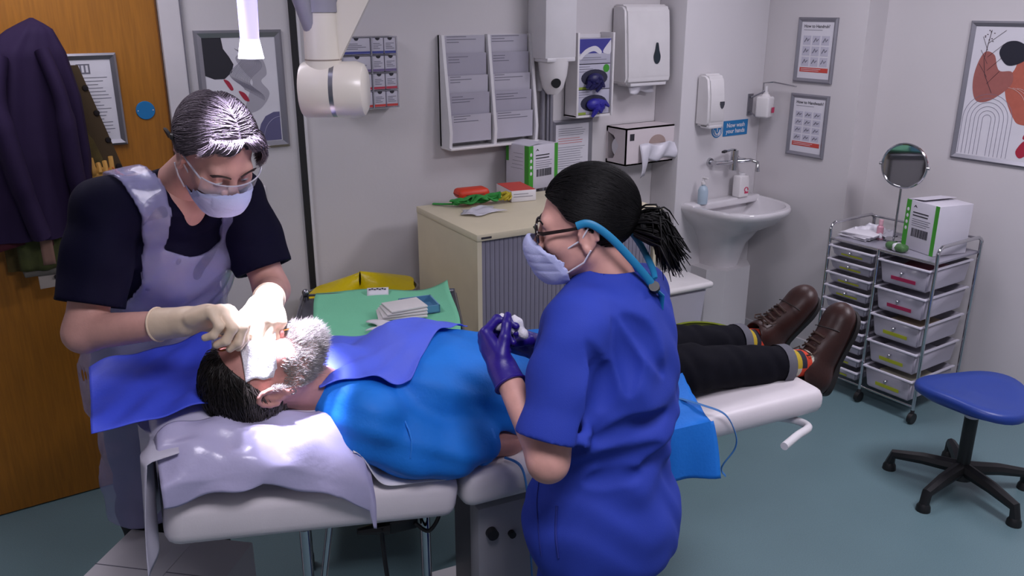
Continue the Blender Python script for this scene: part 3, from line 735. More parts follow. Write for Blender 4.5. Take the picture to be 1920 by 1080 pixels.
# on the trolley
def onT(x, y, z=.7985): return (3.63 + y, 2.25 - x, z)
swab_carton('large green and white printed carton on the drawer trolley', (3.765, 2.225, .7985), R(-104), .195, .20, .235)
t = thing('vanity_mirror', 'round chrome vanity mirror on a stand behind the trolley carton', 'mirror', (3.85, 2.318, .7985), R(-78))
mk('base', G().lathe([(0, .016), (.03, .014), (.058, .008), (.062, 0), (0, 0)], n=32), M_chrome, t)
mk('stem', G().tube([(0, 0, .01), (0, 0, .26)], .006, n=10), M_chrome, t)
g = G(); g.tube([(.105 * math.cos(a), 0, .368 + .105 * math.sin(a)) for a in [i * math.pi / 20 for i in range(40)]], .0065, n=8, closed=True); mk('rim', g, M_chrome, t)
mk('glass', G().lathe([(0, -.003), (.103, -.003), (.103, .003), (0, .003)], (0, 0, .368), M=Matrix.Rotation(R(90), 3, 'X'), n=40), mat('mirror_glass', '#c8c6c9', .04, metal=1), t)
for s in (-1, 1): mk('pivot', G().cyl((s * .105, 0, .368), (s * .118, 0, .368), .008, n=10), M_chrome, t)
t = thing('pink_bottle', 'small pink bottle on the trolley beside the mirror', 'bottle', onT(-.115, .17))
mk('body', G().lathe([(0, 0), (.015, 0), (.016, .006), (.016, .062), (.009, .07), (.009, .075)]), mat('pink_plastic', '#c08a9a', .4), t)
mk('cap', G().cyl((0, 0, .073), (0, 0, .098), .0105, n=14), mat('pale_pink', '#d8a8b4', .4), t)
for k in range(5):
    o = mk('paper_packet', G().box((0, 0, .003 + k * .006), (.13, .16, .005), rz=.18 * math.sin(k * 2.1), bev=.001), M_paper, None, onT(-.20 + .006 * k, .13), ang=30)
    tag(o, 'flat white paper packet, %s in the small stack on the trolley' % ['lowest', 'second lowest', 'middle one', 'second highest', 'topmost'][k], 'packet', 'paper packets stacked on the trolley')
crumple('plastic_pouch', 'crumpled clear pouch over the paper packets on the trolley', 'pouch', onT(-.165, .22), .13, .18, .06, mat('clear_pouch', '#d5d3dd', .25, alpha=.7), 21)
t = thing('cling_pack', 'small green film-wrapped pack leaning on the trolley carton', 'pack', onT(.06, .045), R(-98))
mk('wrap', G().box((0, 0, .02), (.11, .05, .036), bev=.016, seg=3), mat('green_film', '#4d7a44', .25, alpha=.8), t)
mk('band', G().box((0, 0, .02), (.03, .053, .039), bev=.016, seg=3), M_paper, t)

# ------------------------------------------------------------------ stool
t = thing('stool', 'blue saddle-seat stool on a black five-leg base', 'stool', (3.255, 1.515, 0), R(10))
M_vb = mat('blue_vinyl', '#233f92', .38, bump=(300, .05))
g = G()
def seat_r(a): return .205 * (1 + .10 * math.cos(3 * (a - 1.9))) 
N = 48
prof = [(0, .405), (.6, .405), (.9, .408), (.985, .416), (1.0, .43), (.985, .444), (.93, .453), (.7, .448), (.4, .442), (0, .44)]
rr = []
for k, z in prof:
    rr.append([g.bm.verts.new((seat_r(a) * max(k, .001) * math.cos(a), seat_r(a) * max(k, .001) * math.sin(a), z + (.012 * (k ** 2) * math.cos(2 * a + .6) if z > .41 else 0))) for a in [2 * math.pi * i / N for i in range(N)]])
for A, Bq in zip(rr, rr[1:]):
    for i in range(N): g.bm.faces.new((A[i], A[(i + 1) % N], Bq[(i + 1) % N], Bq[i]))
mk('seat', g, M_vb, t, ang=60)
mk('gas_column', G().cyl((0, 0, .09), (0, 0, .41), .026, n=20), M_black, t)
mk('column_label', G().lathe([(.0265, .33), (.0265, .355)], n=20), M_paper, t)
mk('height_lever', G().tube([(0, 0, .37), (.1, -.03, .362), (.13, -.04, .34)], [.006, .006, .011], n=8), M_black, t)
mk('hub', G().cyl((0, 0, .055), (0, 0, .12), .045, .035, n=20), M_black, t)
for k in range(5):
    a = R(100 + 72 * k); c, s_ = math.cos(a), math.sin(a)
    l = mk('leg', G().tube([(.02 * c, .02 * s_, .098), (.15 * c, .15 * s_, .092), (.262 * c, .262 * s_, .075), (.272 * c, .272 * s_, .03)], [.03, .026, .021, .02], n=8), M_black, t)
    mk('foot', G().lathe([(0, 0), (.028, 0), (.026, .02), (.018, .034), (0, .036)], (.272 * c, .272 * s_, 0), n=14), M_black, l)

# ------------------------------------------------------------------ instrument trolley behind the couch
TA = math.atan2(-.20, .40)
t = thing('instrument_trolley', 'dark grey topped instrument trolley behind the couch', 'trolley', (1.2, 2.60, 0), TA)
mk('top', G().bx((-.31, -.25, .825), (.28, .26, .845), bev=.004), mat('slate_top', '#4b4a52', .4), t)
mk('edge_rail', G().tube([(-.30, -.24, .86), (-.30, .25, .86), (.27, .25, .86), (.27, -.24, .86)], .005, n=8), M_steel, t)
for x in (-.29, .26):
    for y in (-.23, .24):
        l = mk('leg', G().cyl((x, y, .05), (x, y, .86), .011, n=12), M_steel, t)
        mk('caster', G().cyl((x - .01, y, .026), (x + .01, y, .026), .026, n=16), M_black, l)
mk('lower_shelf', G().bx((-.29, -.23, .25), (.26, .24, .262)), M_steel, t, ang=0)
mk('corner_knob', G().sph((-.29, .24, .875), .014, n=12, m=8), M_steel, t)
def drp(u, v):
    x = -.245 + .50 * u + .01 * math.sin(v * 5); y = -.30 + .56 * v + .012 * math.sin(u * 6)
    z = .866 + .004 * math.sin(u * 9 + v * 4) + .03 * max(0, (u - .75) * 4) ** 2 * (.4 + .6 * v)
    return (x, y, z)
o = tag(mk('green_drape', G().grid(drp, 30, 24), mat('green_drape', '#74c49c', .7, bump=(200, .1)), None, (1.2, 2.60, 0), TA, ang=60, solid=.002), 'pale green paper drape spread over the instrument trolley', 'drape')
t2 = thing('gauze_pack', 'opened white gauze pack on the green drape', 'gauze pack', (1.24, 2.53, .872), TA + .1)
for k in range(4): mk('gauze_layer', G().box((.004 * k, .003 * k, .006 + .009 * k), (.17 - .012 * k, .105, .007), rz=.09 * k, bev=.002), mat('gauze', '#d4d0cf', .8, bump=(400, .2)), t2)
t2 = thing('blue_tray', 'small translucent blue tray behind the gauze pack', 'tray', (1.32, 2.55, .872), TA + .25)
g = G()
g.bx((-.06, -.06, 0), (.06, .06, .004)); g.bx((.055, -.06, 0), (.06, .06, .028)); g.bx((-.06, .055, 0), (.06, .06, .028)); g.bx((-.06, -.06, 0), (-.055, .06, .028)); g.bx((-.06, -.06, 0), (.06, -.055, .028))
mk('tray', g, mat('blue_tray', '#5c8fb4', .3), t2, ang=0)
o = crumple('swab_sheet', 'folded white swab sheet at the front of the green drape', 'swab', (1.17, 2.44, .871), .16, .10, .012, mat('gauze2', '#d2cfd2', .8), 31, TA)
# yellow clinical bag hanging at the trolley back
t2 = thing('yellow_bag', 'bright yellow clinical waste bag slumped behind the green drape', 'waste bag', (1.385, 3.21, 0), R(-4))
def yb(u, v):
    a = u * 2 * math.pi; k = .18 * (1 - .08 * math.sin(v * 9 + a * 2) * (1 - v)) * (.95 if v < .9 else .95 - (v - .9) * 9.3)
    top = .775 + .03 * math.sin(a * 1 + .5)
    return (k * 1.45 * math.cos(a) * (1 + .04 * math.sin(a * 7)), k * .9 * math.sin(a) * (1 + .04 * math.sin(a * 9)), .42 + (top - .42) * v + .05 * (v > .9) * (v - .9) * 5)
mk('bag', G().grid(yb, 48, 20, wrapu=True), mat('yellow_film', '#cbb400', .35, bump=(25, .5)), t2, ang=60, solid=.002)
g = G()
for k in range(4): g.bx((-.04 + .022 * k, -.0, 0), (-.025 + .022 * k, -.0005, .012))
mk('holder_hoop', G().tube([(.255 * math.cos(a), .165 * math.sin(a), .74) for a in [i * math.pi / 16 for i in range(32)]], .006, n=8, closed=True), M_steel, t2)
for sx in (-1, 1):
    mk('holder_leg', G().cyl((sx * .245, .0, 0), (sx * .255, .0, .74), .009, n=10), M_steel, t2)
mk('holder_foot', G().bx((-.26, -.13, 0), (.26, .13, .02), bev=.004), M_steel, t2)
o = tag(mk('warning_card', G().grid(lambda u, v: (-.04 + .08 * u, .05 * v, .018 * math.sin(v * 2)), 6, 4), M_paper, None, (1.265, 2.775, .868), TA, solid=.001), 'white printed card between yellow bag and green drape', 'card')
g = G()
for k in range(7): g.box((-.03 + .0095 * k, .026 + .004 * (k % 2), .0182 + .001 * (k % 2)), (.007, .009, .0012), rz=.3 * (k % 3 - 1), rot=None)
mk('dark_print', g, M_inkd, o, ang=0)

# ------------------------------------------------------------------ box under the head of the couch
t = thing('taped_box', 'closed white cardboard box with tape under the couch head', 'box', (.385, 2.235, 0), R(-44))
mk('carton', G().bx((-.19, -.30, 0), (.19, .03, .45), bev=.004), mat('pale_card', '#c6c3c8', .65), t)
mk('tape', G().bx((-.022, -.302, .449), (.022, .031, .4515)), mat('clear_tape', '#c9c7cc', .15), t, ang=0)
mk('flap_seam', G().bx((-.19, -.139, .4495), (.19, -.136, .4508)), M_ink, t, ang=0)

# ------------------------------------------------------------------ clothes on the oak door
M_hook = M_steel
t = thing('coat_hook', 'metal coat hook carrying jackets on the oak door', 'hook', (.33, 3.505, 1.76))
mk('plate', G().bx((-.05, -.008, -.03), (.05, 0, .03), bev=.003), M_hook, t)
for x in (-.03, .03): mk('prong', G().tube([(x, -.005, 0), (x, -.04, -.01), (x, -.06, .02), (x, -.062, .04)], .006, n=8), M_hook, t)
def hang(name, loc, prof, m, seed, nu=70, nv=40, fold=.12, lean=0):
    """hanging garment: closed outline per height, pleated"""
    rs = np.random.RandomState(seed); ph = rs.uniform(0, 6.28, 4); zs = [p[0] for p in prof]
    def fn(u, v):
        z = zs[0] + (zs[-1] - zs[0]) * v
        xl = np.interp(z, zs, [p[1] for p in prof]); xr = np.interp(z, zs, [p[2] for p in prof]); dp = np.interp(z, zs, [p[3] for p in prof])
        a = u * 2 * math.pi; cx = (xl + xr) / 2; hw = (xr - xl) / 2
        f = 1 + fold * (math.sin(5 * a + ph[0] + v * 1.4) * .5 + math.sin(9 * a + ph[1] - v) * .35 + .25 * math.sin(15 * a + ph[2])) * min(1, (1 - v) * 2.2 + .15)
        return (cx + hw * math.cos(a) * (1 + (f - 1) * .35), -dp * (.5 - .5 * math.sin(a)) * f, z)
    g = G().grid(fn, nu, nv, wrapu=True)
    g.bm.faces.new([g.bm.verts[i] for i in []]) if False else None
    return mk(name, g, m, loc, ang=70)
M_jk = mat('purple_jacket', '#2a1d3c', .8, spec=.2, bump=(500, .08), var=(6, .12))
t = thing('plaid_coat', 'brown and olive checked coat with buttons hanging on the oak door', 'coat', (.33, 3.503, 0))
M_pl = mat('brown_plaid', '#4f3a1e', .85, bump=(300, .2), var=(18, .5, '#6b5a28'))
hang('coat_body', t, [(.98, -.20, .19, .07), (1.15, -.2, .21, .075), (1.35, -.19, .215, .07), (1.55, -.1, .165, .06), (1.68, -.04, .125, .05), (1.71, .0, .10, .03)], M_pl, 4)
g = G(); g.prism([(.10, 1.70), (.13, 1.70), (.235, 1.30), (.25, 1.0), (.18, 1.0), (.15, 1.3)], -.06, -.048); mk('front_band', g, mat('tan_band', '#7a5f3c', .8, var=(9, .35, '#4a3a20')), t)
for z, x in ((1.62, .142), (1.53, .167), (1.43, .192), (1.33, .215)): mk('button', G().lathe([(0, .005), (.009, .004), (.011, 0)], (x, -.06, z), M=Matrix.Rotation(R(90), 3, 'X'), n=14), mat('dark_button', '#1c140f', .4), t)
t = thing('purple_jacket', 'dark purple jacket hanging from the oak door', 'jacket', (.28, 3.425, 0))
hang('jacket_body', t, [(1.12, -.24, .135, .12), (1.22, -.25, .15, .13), (1.4, -.24, .165, .14), (1.6, -.19, .165, .13), (1.75, -.13, .14, .12), (1.83, -.02, .11, .09), (1.862, .05, .06, .03)], M_jk, 2, fold=.16)
g = G(); g.tube(smoothpts([(-.07, -.13, 1.74), (-.10, -.165, 1.6), (-.085, -.17, 1.4), (-.06, -.15, 1.24), (-.04, -.14, 1.14)], 6), [.05] * 8 + [.06] * 8 + [.055] * 9, n=12, flat=(1, .6)); mk('sleeve', g, M_jk, t, ang=70)
g = G(); g.tube(smoothpts([(.06, -.12, 1.76), (.09, -.155, 1.6), (.095, -.15, 1.4), (.10, -.13, 1.25), (.09, -.12, 1.16)], 6), [.04] * 8 + [.05] * 8 + [.045] * 9, n=12, flat=(1, .6)); mk('sleeve', g, M_jk, t, ang=70)
mk('red_lining', G().grid(lambda u, v: (-.20 + .2 * u, -.07 - .02 * math.sin(u * 6), 1.13 - .05 * v + .02 * math.sin(u * 3)), 14, 5), mat('crimson_lining', '#4c1020', .8), t, solid=.003)
t = thing('work_gloves', 'bundle of tan and orange gloves tucked beside the jacket', 'gloves', (.465, 3.37, 1.335))
g = G()
for k in range(5): g.tube(smoothpts([(-.04 + .016 * k, 0, -.03), (-.04 + .02 * k, -.025, .0), (-.045 + .022 * k, -.01, .035 + .012 * math.sin(k * 2))], 4), [.012] * 5 + [.009] * 4, n=7)
g.sph((-.005, -.01, -.015), (.045, .022, .028), n=12, m=8)
mk('tan_glove', g, mat('tan_leather', '#b5873e', .7), t)
g = G()
for k in range(4): g.tube([(.02 + .01 * k, -.015, -.01), (.045 + .01 * k, -.03, .01 - .012 * k)], [.009, .006], n=6)
mk('orange_cuff', g, mat('orange_fabric', '#c8481e', .7), t)
mk('black_cuff', G().sph((-.01, -.012, -.045), (.035, .02, .02), n=12, m=8), M_dark, t)
t = thing('camo_bag', 'olive and pink patterned cloth bag hanging below the jacket', 'bag', (.235, 3.44, 1.12))
def bagf(u, v): return (-.07 + .14 * u, -.06 - .03 * math.sin(u * math.pi) - .006 * math.sin(u * 14), .03 - .15 * v)
mk('front', G().grid(bagf, 20, 8), mat('camo_cloth', '#3c3f22', .85, var=(22, .3, '#59602c')), t, solid=.006)
mk('back', G().grid(lambda u, v: (-.07 + .14 * u, -.03, .03 - .15 * v), 4, 4), MATS['camo_cloth'], t, solid=.006)
mk('pink_patch', G().grid(lambda u, v: (.0 + .04 * u, -.099, .02 - .12 * v), 4, 6), mat('pink_cloth', '#8c6a5c', .85), t, solid=.003)
mk('hem_band', G().bx((-.065, -.09, -.14), (.075, -.03, -.12), bev=.006), mat('grey_band', '#5a5750', .8), t)
mk('pale_tag', G().box((.02, -.07, -.165), (.085, .006, .055), rz=.1, bev=.002), mat('tag_white', '#a79d94', .7), t)
for x in (.035, .058): mk('eyelet', G().cyl((x, -.08, -.155), (x, -.068, -.155), .0075, n=12), M_black, t)
t = thing('olive_bag', 'dark olive bag with yellow strip behind the surgeon', 'bag', (.40, 3.47, 1.06))
mk('body', G().box((0, -.045, .0), (.17, .07, .14), bev=.025, seg=3), mat('olive_cloth', '#2b2a1c', .85), t)
mk('yellow_strip', G().bx((-.06, -.083, .04), (.08, -.078, .06)), mat('mustard_strip', '#8a8038', .7), t, ang=0)
mk('white_piping', G().bx((-.07, -.083, -.055), (.08, -.079, -.051)), M_paper, t, ang=0)

# ------------------------------------------------------------------ examination lamp and its arms
M_lamp = mat('lamp_white', '#d9d2c6', .3); M_lampg = mat('lamp_grey', '#8f8d99', .35)
t = thing('examination_lamp', 'ceiling-hung examination lamp with glowing handle and cream jointed arm', 'lamp', (LAMP_POS.x, LAMP_POS.y, LAMP_POS.z))
hp = Vector((.551, 1.754, 1.80)) - LAMP_POS
mk('lamp_head', G().lathe([(0, .09), (.1, .085), (.19, .05), (.205, .02), (.2, 0), (.17, -.004), (0, -.004)], n=48), M_lamp, t)
top = Vector((hp.x + .004, hp.y - .005, -.01)); 
M_glow = mat('lit_handle', '#cfc9ff', .3, emit=('#a79af5', 1.0)); M_glow2 = mat('lit_handle_rim', '#ffffff', .3, emit=('#e9e4ff', 2.6))
mk('handle', G().tube([top, hp + (top - hp) * .15], [.021, .0185], n=24), M_glow, t)
mk('handle_rim', G().tube([hp + (top - hp) * .15, hp], [.0185, .0255], n=24), M_glow2, t)
M_led = mat('lit_led', '#ffffff', .3, emit=('#ece8ff', 5.0))
for k in range(5):
    a = k * math.pi * .4 + .3; p = Vector((.095 * math.cos(a), .095 * math.sin(a), -.006))
    mk('led_lens', G().cyl(p, p + Vector((0, 0, -.006)), .026, n=20), M_led, t)
    sd = bpy.data.lights.new('lamp_beam', 'SPOT'); sd.energy = 144; sd.color = (.80, .76, 1.0); sd.spot_size = R(19); sd.spot_blend = .6; sd.shadow_soft_size = .03
    so = bpy.data.objects.new('lamp_beam', sd); link(so, t); so.location = p + Vector((0, 0, -.02))
    dv = LAMP_AIM - (LAMP_POS + p); so.rotation_euler = dv.to_track_quat('-Z', 'Y').to_euler()
def LP(x, y, z): return Vector((x, y, z)) - LAMP_POS
axd = Vector((.83, -.55, 0)).normalized()
jc = LP(.758, 1.832, 1.722)
mk('joint_drum', G().lathe([(0, -.072), (.056, -.072), (.061, -.066), (.061, -.004)], jc, M=axd.to_track_quat('Z', 'Y').to_matrix(), n=40), M_lamp, t)
mk('joint_cap', G().lathe([(.061, .006), (.062, .05), (.056, .066), (.045, .072), (0, .072)], jc, M=axd.to_track_quat('Z', 'Y').to_matrix(), n=40), M_lamp, t)
mk('joint_ring', G().lathe([(.058, -.005), (.0605, -.004), (.0605, .007), (.058, .008)], jc, M=axd.to_track_quat('Z', 'Y').to_matrix(), n=40), M_steel, t)
g = G(); g.tube([jc - axd * .0725 + Vector((.0, 0, .02)) + Vector((0, 0, .012 * math.cos(a))) + axd.cross(Vector((0, 0, 1))) * .012 * math.sin(a) for a in [i * .5 for i in range(11)]], .0018, n=5); mk('drum_mark', g, M_ink, t)
u0 = jc - axd * .022
mk('upright_lower', G().tube([u0 + Vector((0, 0, .04)), u0 + Vector((0, 0, .165))], [.040, .038], n=32), M_lamp, t)
mk('upright_upper', G().tube([u0 + Vector((0, 0, .165)), u0 + Vector((0, 0, .40))], [.041, .041], n=32), M_lampg, t)
mk('upright_seam', G().tube([u0 + Vector((0, 0, .064)), u0 + Vector((0, 0, .067))], .0402, n=32), mat('seam_brown', '#8c7f74', .5), t)
far = LP(1.75, 1.42, 2.36)
mk('spring_arm', G().tube([u0 + Vector((0, 0, .26)) + axd * .03, u0 + Vector((0, 0, .28)) + axd * .16, far], [.045, .036, .036], n=24), M_lamp, t)
g = G().prism([(.03, .05), (.12, .21), (.06, .24), (.03, .16)], -.012, .012); o = mk('arm_gusset', g, M_lamp, t); o.location = u0; o.rotation_euler.z = math.atan2(axd.y, axd.x)
mk('ceiling_pole', G().tube([far + Vector((0, 0, -.06)), far + Vector((0, 0, .23))], .04, n=24), M_lamp, t)
mk('ceiling_rose', G().lathe([(0, -.03), (.09, -.03), (.11, 0), (0, 0)], far + Vector((0, 0, .238)), n=32), M_lamp, t)
mk('head_yoke', G().tube([u0 + Vector((-.02, 0, .12)), LP(.67, 1.83, 1.99), LP(.62, 1.76, 2.10), Vector((0, 0, .085))], [.022, .03, .03, .028], n=16, flat=(1, .7)), M_lampg, t)

# ------------------------------------------------------------------ treatment couch
BA = Vector((.279, 1.728, 0)); BANG = R(-9.6)
BM = Matrix.Translation(BA) @ Matrix.Rotation(BANG, 4, 'Z')
def BW(s, w, z): return BM @ Vector((s, w, z))
BWID = .60
def bed_top(s):  # top of the upholstery along the couch
    return float(np.interp(s, [-.05, .66, .70, .9, 1.86], [.885, .775, .770, .775, .79]))
t = thing('treatment_couch', 'white upholstered treatment couch with a raised back section', 'treatment couch', BA, BANG)
M_vin = mat('white_vinyl', '#dcd6da', .42, bump=(250, .04))
def pad(s0, s1, th=.115, name='pad'):
    z0, z1 = bed_top(s0), bed_top(s1); L = math.hypot(s1 - s0, z1 - z0); a = math.atan2(z1 - z0, s1 - s0)
    g = G(); g.box((0, 0, 0), (L, BWID, th), bev=.035, seg=4)
    o = mk(name, g, M_vin, t, ang=60); o.location = ((s0 + s1) / 2, BWID / 2, (z0 + z1) / 2 - th / 2 + .0); o.rotation_euler.y = -a
    return o
pad(-.02, .665, name='back_pad'); pad(.675, .98, .10, name='seat_pad'); pad(.985, 1.87, .085, name='leg_pad')
M_frm = mat('grey_enamel', '#8f8e98', .4); 
mk('back_frame', G().bx((.12, .2, .68), (.60, .5, .70), bev=.004), M_frm, t)
fr = G(); 
for w in (.22, .46): fr.bx((.62, w - .02, .60), (1.65, w + .02, .645))
mk('main_frame', fr, M_frm, t, ang=0)
mk('column', G().bx((.80, .16, .10), (1.12, .44, .64), bev=.02), mat('column_grey', '#5a5b63', .5), t)
bs = G(); bs.bx((.45, .05, .03), (1.45, .13, .09), bev=.012); bs.bx((.45, .47, .03), (1.45, .55, .09), bev=.012); bs.bx((.72, .05, .03), (1.2, .55, .10), bev=.012)
mk('base', bs, M_white, t)
for s_ in (.47, 1.43):
    for w in (.09, .51): mk('foot', G().cyl((s_, w, 0), (s_, w, .035), .025, n=16), M_dark, t)
for s_, w in ((.29, .10), (.60, .10)):
    l = mk('support_leg', G().cyl((s_, w, .05), (s_, w, .675), .014, n=14), M_chrome, t)
    mk('leg_sleeve', G().cyl((s_, w, .26), (s_, w, .34), .018, n=14), M_black, l)
    mk('leg_foot', G().lathe([(0, 0), (.03, 0), (.028, .03), (.014, .06), (0, .06)], (s_, w, 0), n=16), M_dark, l)
mk('leg_brace', G().tube([(.36, .11, .70), (.30, .11, .34)], .009, n=10), M_chrome, t)
g = G(); g.bx((.46, .08, .655), (.50, .13, .69), bev=.004); g.bx((.50, .09, .60), (.58, .13, .64), bev=.008); g.tube([(.42, .10, .63), (.50, .10, .62)], [.008, .02], n=8)
mk('motor_clutch', g, M_black, t)
mk('power_cable', G().tube(smoothpts([(.48, .09, .63), (.485, .08, .5), (.50, .07, .35), (.55, .06, .15), (.62, .05, .02)], 6), .006, n=8), M_black, t)
mk('loop_cable', G().tube(smoothpts([(.57, .09, .62), (.60, .07, .60), (.63, .07, .64), (.62, .08, .68), (.60, .09, .69)], 6), .0055, n=8), M_black, t)
pl = G(); pl.bx((.74, .08, .18), (1.02, .15, .62), bev=.02); mk('column_cover', pl, mat('cover_grey', '#a09fa6', .45), t)
mk('adjust_knob', G().cyl((.78, .08, .54), (.78, .06, .54), .016, n=18), M_dark, t)
mk('adjust_dot', G().cyl((.84, .08, .52), (.84, .065, .52), .010, n=14), M_dark, t)
mk('foot_pedal', G().box((.76, .03, .30), (.09, .07, .02), rz=.15, bev=.006), M_black, t)
mk('pedal_arm', G().tube([(.72, .08, .36), (.70, .05, .33), (.72, .03, .30)], .006, n=8), M_steel, t)
g = G(); g.tube(smoothpts([(1.72, .08, .69), (1.775, .03, .69), (1.775, -.03, .695), (1.70, -.065, .70), (1.62, -.10, .70)], 5), .012, n=12); mk('side_handle', g, M_white, t)
# ------------------------------------------------------------------ smooth implicit-surface modelling for bodies and cloth
def V(*a): return np.array(a[0] if len(a) == 1 else a, float)
def unit(v): v = np.array(v, float); return v / np.linalg.norm(v)
def frame(y, z):
    """3x3 with columns x (left), y (forward), z (up) from a forward and an approximate up"""
    y = unit(y); z = np.array(z, float); z = unit(z - y * (z @ y)); x = np.cross(z, y)   # left = up x forward
    return np.stack([x, y, z], 1)
class SDF:
    def __init__(s, lo, hi, h):
        s.lo = np.array(lo, float); s.h = h
        n = np.ceil((np.array(hi) - s.lo) / h).astype(int) + 1
        s.ax = [(s.lo[i] + h * np.arange(n[i])).astype(np.float32) for i in range(3)]
        s.F = np.full(n, .12, np.float32)
    def box(s, lo, hi):
        sl = []
        for i in range(3):
            a = int(max(0, math.floor((lo[i] - s.lo[i]) / s.h))); b = int(min(len(s.ax[i]), math.ceil((hi[i] - s.lo[i]) / s.h) + 1))
            if b <= a: return None
            sl.append(slice(a, b))
        return tuple(sl)
    def xyz(s, sl):
        return s.ax[0][sl[0]][:, None, None], s.ax[1][sl[1]][None, :, None], s.ax[2][sl[2]][None, None, :]
    def put(s, sl, d, k, op):
        f = s.F[sl]
        if op == 'sub':
            d = -d
            if k > 0: h = np.maximum(k - np.abs(f - d), 0) / k; r = np.maximum(f, d) + h * h * k * .25
            else: r = np.maximum(f, d)
        else:
            if k > 0: h = np.maximum(k - np.abs(f - d), 0) / k; r = np.minimum(f, d) - h * h * k * .25
            else: r = np.minimum(f, d)
        s.F[sl] = r
    def cap(s, a, b, ra, rb=None, k=.015, op='add', sc=None):
        rb = ra if rb is None else rb
        a = np.array(a, float); b = np.array(b, float); m = max(ra, rb) + max(k, .03)
        sl = s.box(np.minimum(a, b) - m, np.maximum(a, b) + m)
        if sl is None: return s
        x, y, z = s.xyz(sl); d = b - a; L2 = max(float(d @ d), 1e-9)
        t = np.clip(((x - a[0]) * d[0] + (y - a[1]) * d[1] + (z - a[2]) * d[2]) / L2, 0, 1).astype(np.float32)
        dist = np.sqrt((x - a[0] - t * d[0]) ** 2 + (y - a[1] - t * d[1]) ** 2 + (z - a[2] - t * d[2]) ** 2) - (ra + (rb - ra) * t)
        s.put(sl, dist, k, op); return s
    def chain(s, pts, rad, k=.015, op='add'):
        for i in range(len(pts) - 1): s.cap(pts[i], pts[i + 1], rad[i], rad[i + 1], k, op)
        return s
    def ell(s, c, r, M=None, k=.015, op='add', clip=None):
        c = np.array(c, float); r = np.array([r] * 3 if np.isscalar(r) else r, float); m = max(r) + max(k, .03)
        sl = s.box(c - m, c + m)
        if sl is None: return s
        x, y, z = s.xyz(sl); p = [x - c[0], y - c[1], z - c[2]]
        if M is not None: p = [M[0, j] * p[0] + M[1, j] * p[1] + M[2, j] * p[2] for j in range(3)]
        k0 = np.sqrt((p[0] / r[0]) ** 2 + (p[1] / r[1]) ** 2 + (p[2] / r[2]) ** 2)
        k1 = np.sqrt((p[0] / r[0] ** 2) ** 2 + (p[1] / r[1] ** 2) ** 2 + (p[2] / r[2] ** 2) ** 2)
        d = k0 * (k0 - 1) / np.maximum(k1, 1e-6)
        if clip is not None:       # keep only local axis clip[0] on the side clip[1]*(coord-clip[2])<0
            d = np.maximum(d, clip[1] * (p[clip[0]] - clip[2]))
        s.put(sl, d.astype(np.float32), k, op); return s
    def plane(s, c, n, op='keep'):
        """keep the side opposite to the normal"""
        n = unit(n); x, y, z = s.ax[0][:, None, None], s.ax[1][None, :, None], s.ax[2][None, None, :]
        d = ((x - c[0]) * n[0] + (y - c[1]) * n[1] + (z - c[2]) * n[2]).astype(np.float32)
        s.F = np.maximum(s.F, d); return s
    def local(s, c, M):
        x, y, z = s.ax[0][:, None, None] - c[0], s.ax[1][None, :, None] - c[1], s.ax[2][None, None, :] - c[2]
        return [(M[0, j] * x + M[1, j] * y + M[2, j] * z).astype(np.float32) for j in range(3)]
    def wrinkle(s, amp, freqs, seed=0, fn=None):
        rs = np.random.RandomState(seed)
        x, y, z = s.ax[0][:, None, None], s.ax[1][None, :, None], s.ax[2][None, None, :]
        w = 0
        for f in freqs:
            d = unit(rs.normal(size=3)); e = unit(rs.normal(size=3)); p = rs.uniform(0, 6.28)
            w = w + np.sin((x * d[0] + y * d[1] + z * d[2]) * f + 1.5 * np.sin((x * e[0] + y * e[1] + z * e[2]) * f * .55 + p) + p)
        s.F = (s.F + amp / len(freqs) * w).astype(np.float32); return s
    def mesh(s):
        F = s.F; S = F < 0
        n0, n1, n2 = F.shape
        cnt = np.zeros((n0 - 1, n1 - 1, n2 - 1), np.uint8)
        for i in (0, 1):
            for j in (0, 1):
                for k in (0, 1): cnt += S[i:n0 - 1 + i, j:n1 - 1 + j, k:n2 - 1 + k]
        act = np.argwhere((cnt > 0) & (cnt < 8)); N = len(act)
        idx = np.full(cnt.shape, -1, np.int32); idx[act[:, 0], act[:, 1], act[:, 2]] = np.arange(N)
        C8 = {}
        for i in (0, 1):
            for j in (0, 1):
                for k in (0, 1): C8[(i, j, k)] = F[act[:, 0] + i, act[:, 1] + j, act[:, 2] + k]
        acc = np.zeros((N, 3)); num = np.zeros(N)
        for a in C8:
            for ax in range(3):
                if a[ax] == 0:
                    b = list(a); b[ax] = 1; b = tuple(b)
                    va, vb = C8[a], C8[b]; cr = (va < 0) != (vb < 0)
                    t = np.where(cr, va / np.where(cr, va - vb, 1), 0)
                    p = np.tile(np.array(a, float), (N, 1)); p[:, ax] += t
                    acc[cr] += p[cr]; num[cr] += 1
        P = s.lo + (act + acc / num[:, None]) * s.h
        Q = []
        for ax in range(3):
            a = [slice(None)] * 3; b = [slice(None)] * 3; a[ax] = slice(0, -1); b[ax] = slice(1, None)
            A, Bq = S[tuple(a)], S[tuple(b)]; e = np.argwhere(A != Bq)
            o1, o2 = (ax + 1) % 3, (ax + 2) % 3
            ok = (e[:, o1] > 0) & (e[:, o2] > 0) & (e[:, o1] < F.shape[o1] - 1) & (e[:, o2] < F.shape[o2] - 1); e = e[ok]
            q = []
            for d1, d2 in ((-1, -1), (0, -1), (0, 0), (-1, 0)):
                c = e.copy(); c[:, o1] += d1; c[:, o2] += d2; q.append(idx[c[:, 0], c[:, 1], c[:, 2]])
            q = np.stack(q, 1); fl = Bq[e[:, 0], e[:, 1], e[:, 2]]
            q[fl] = q[fl][:, ::-1]; Q.append(q)
        Q = np.concatenate(Q); Q = Q[(Q >= 0).all(1)]
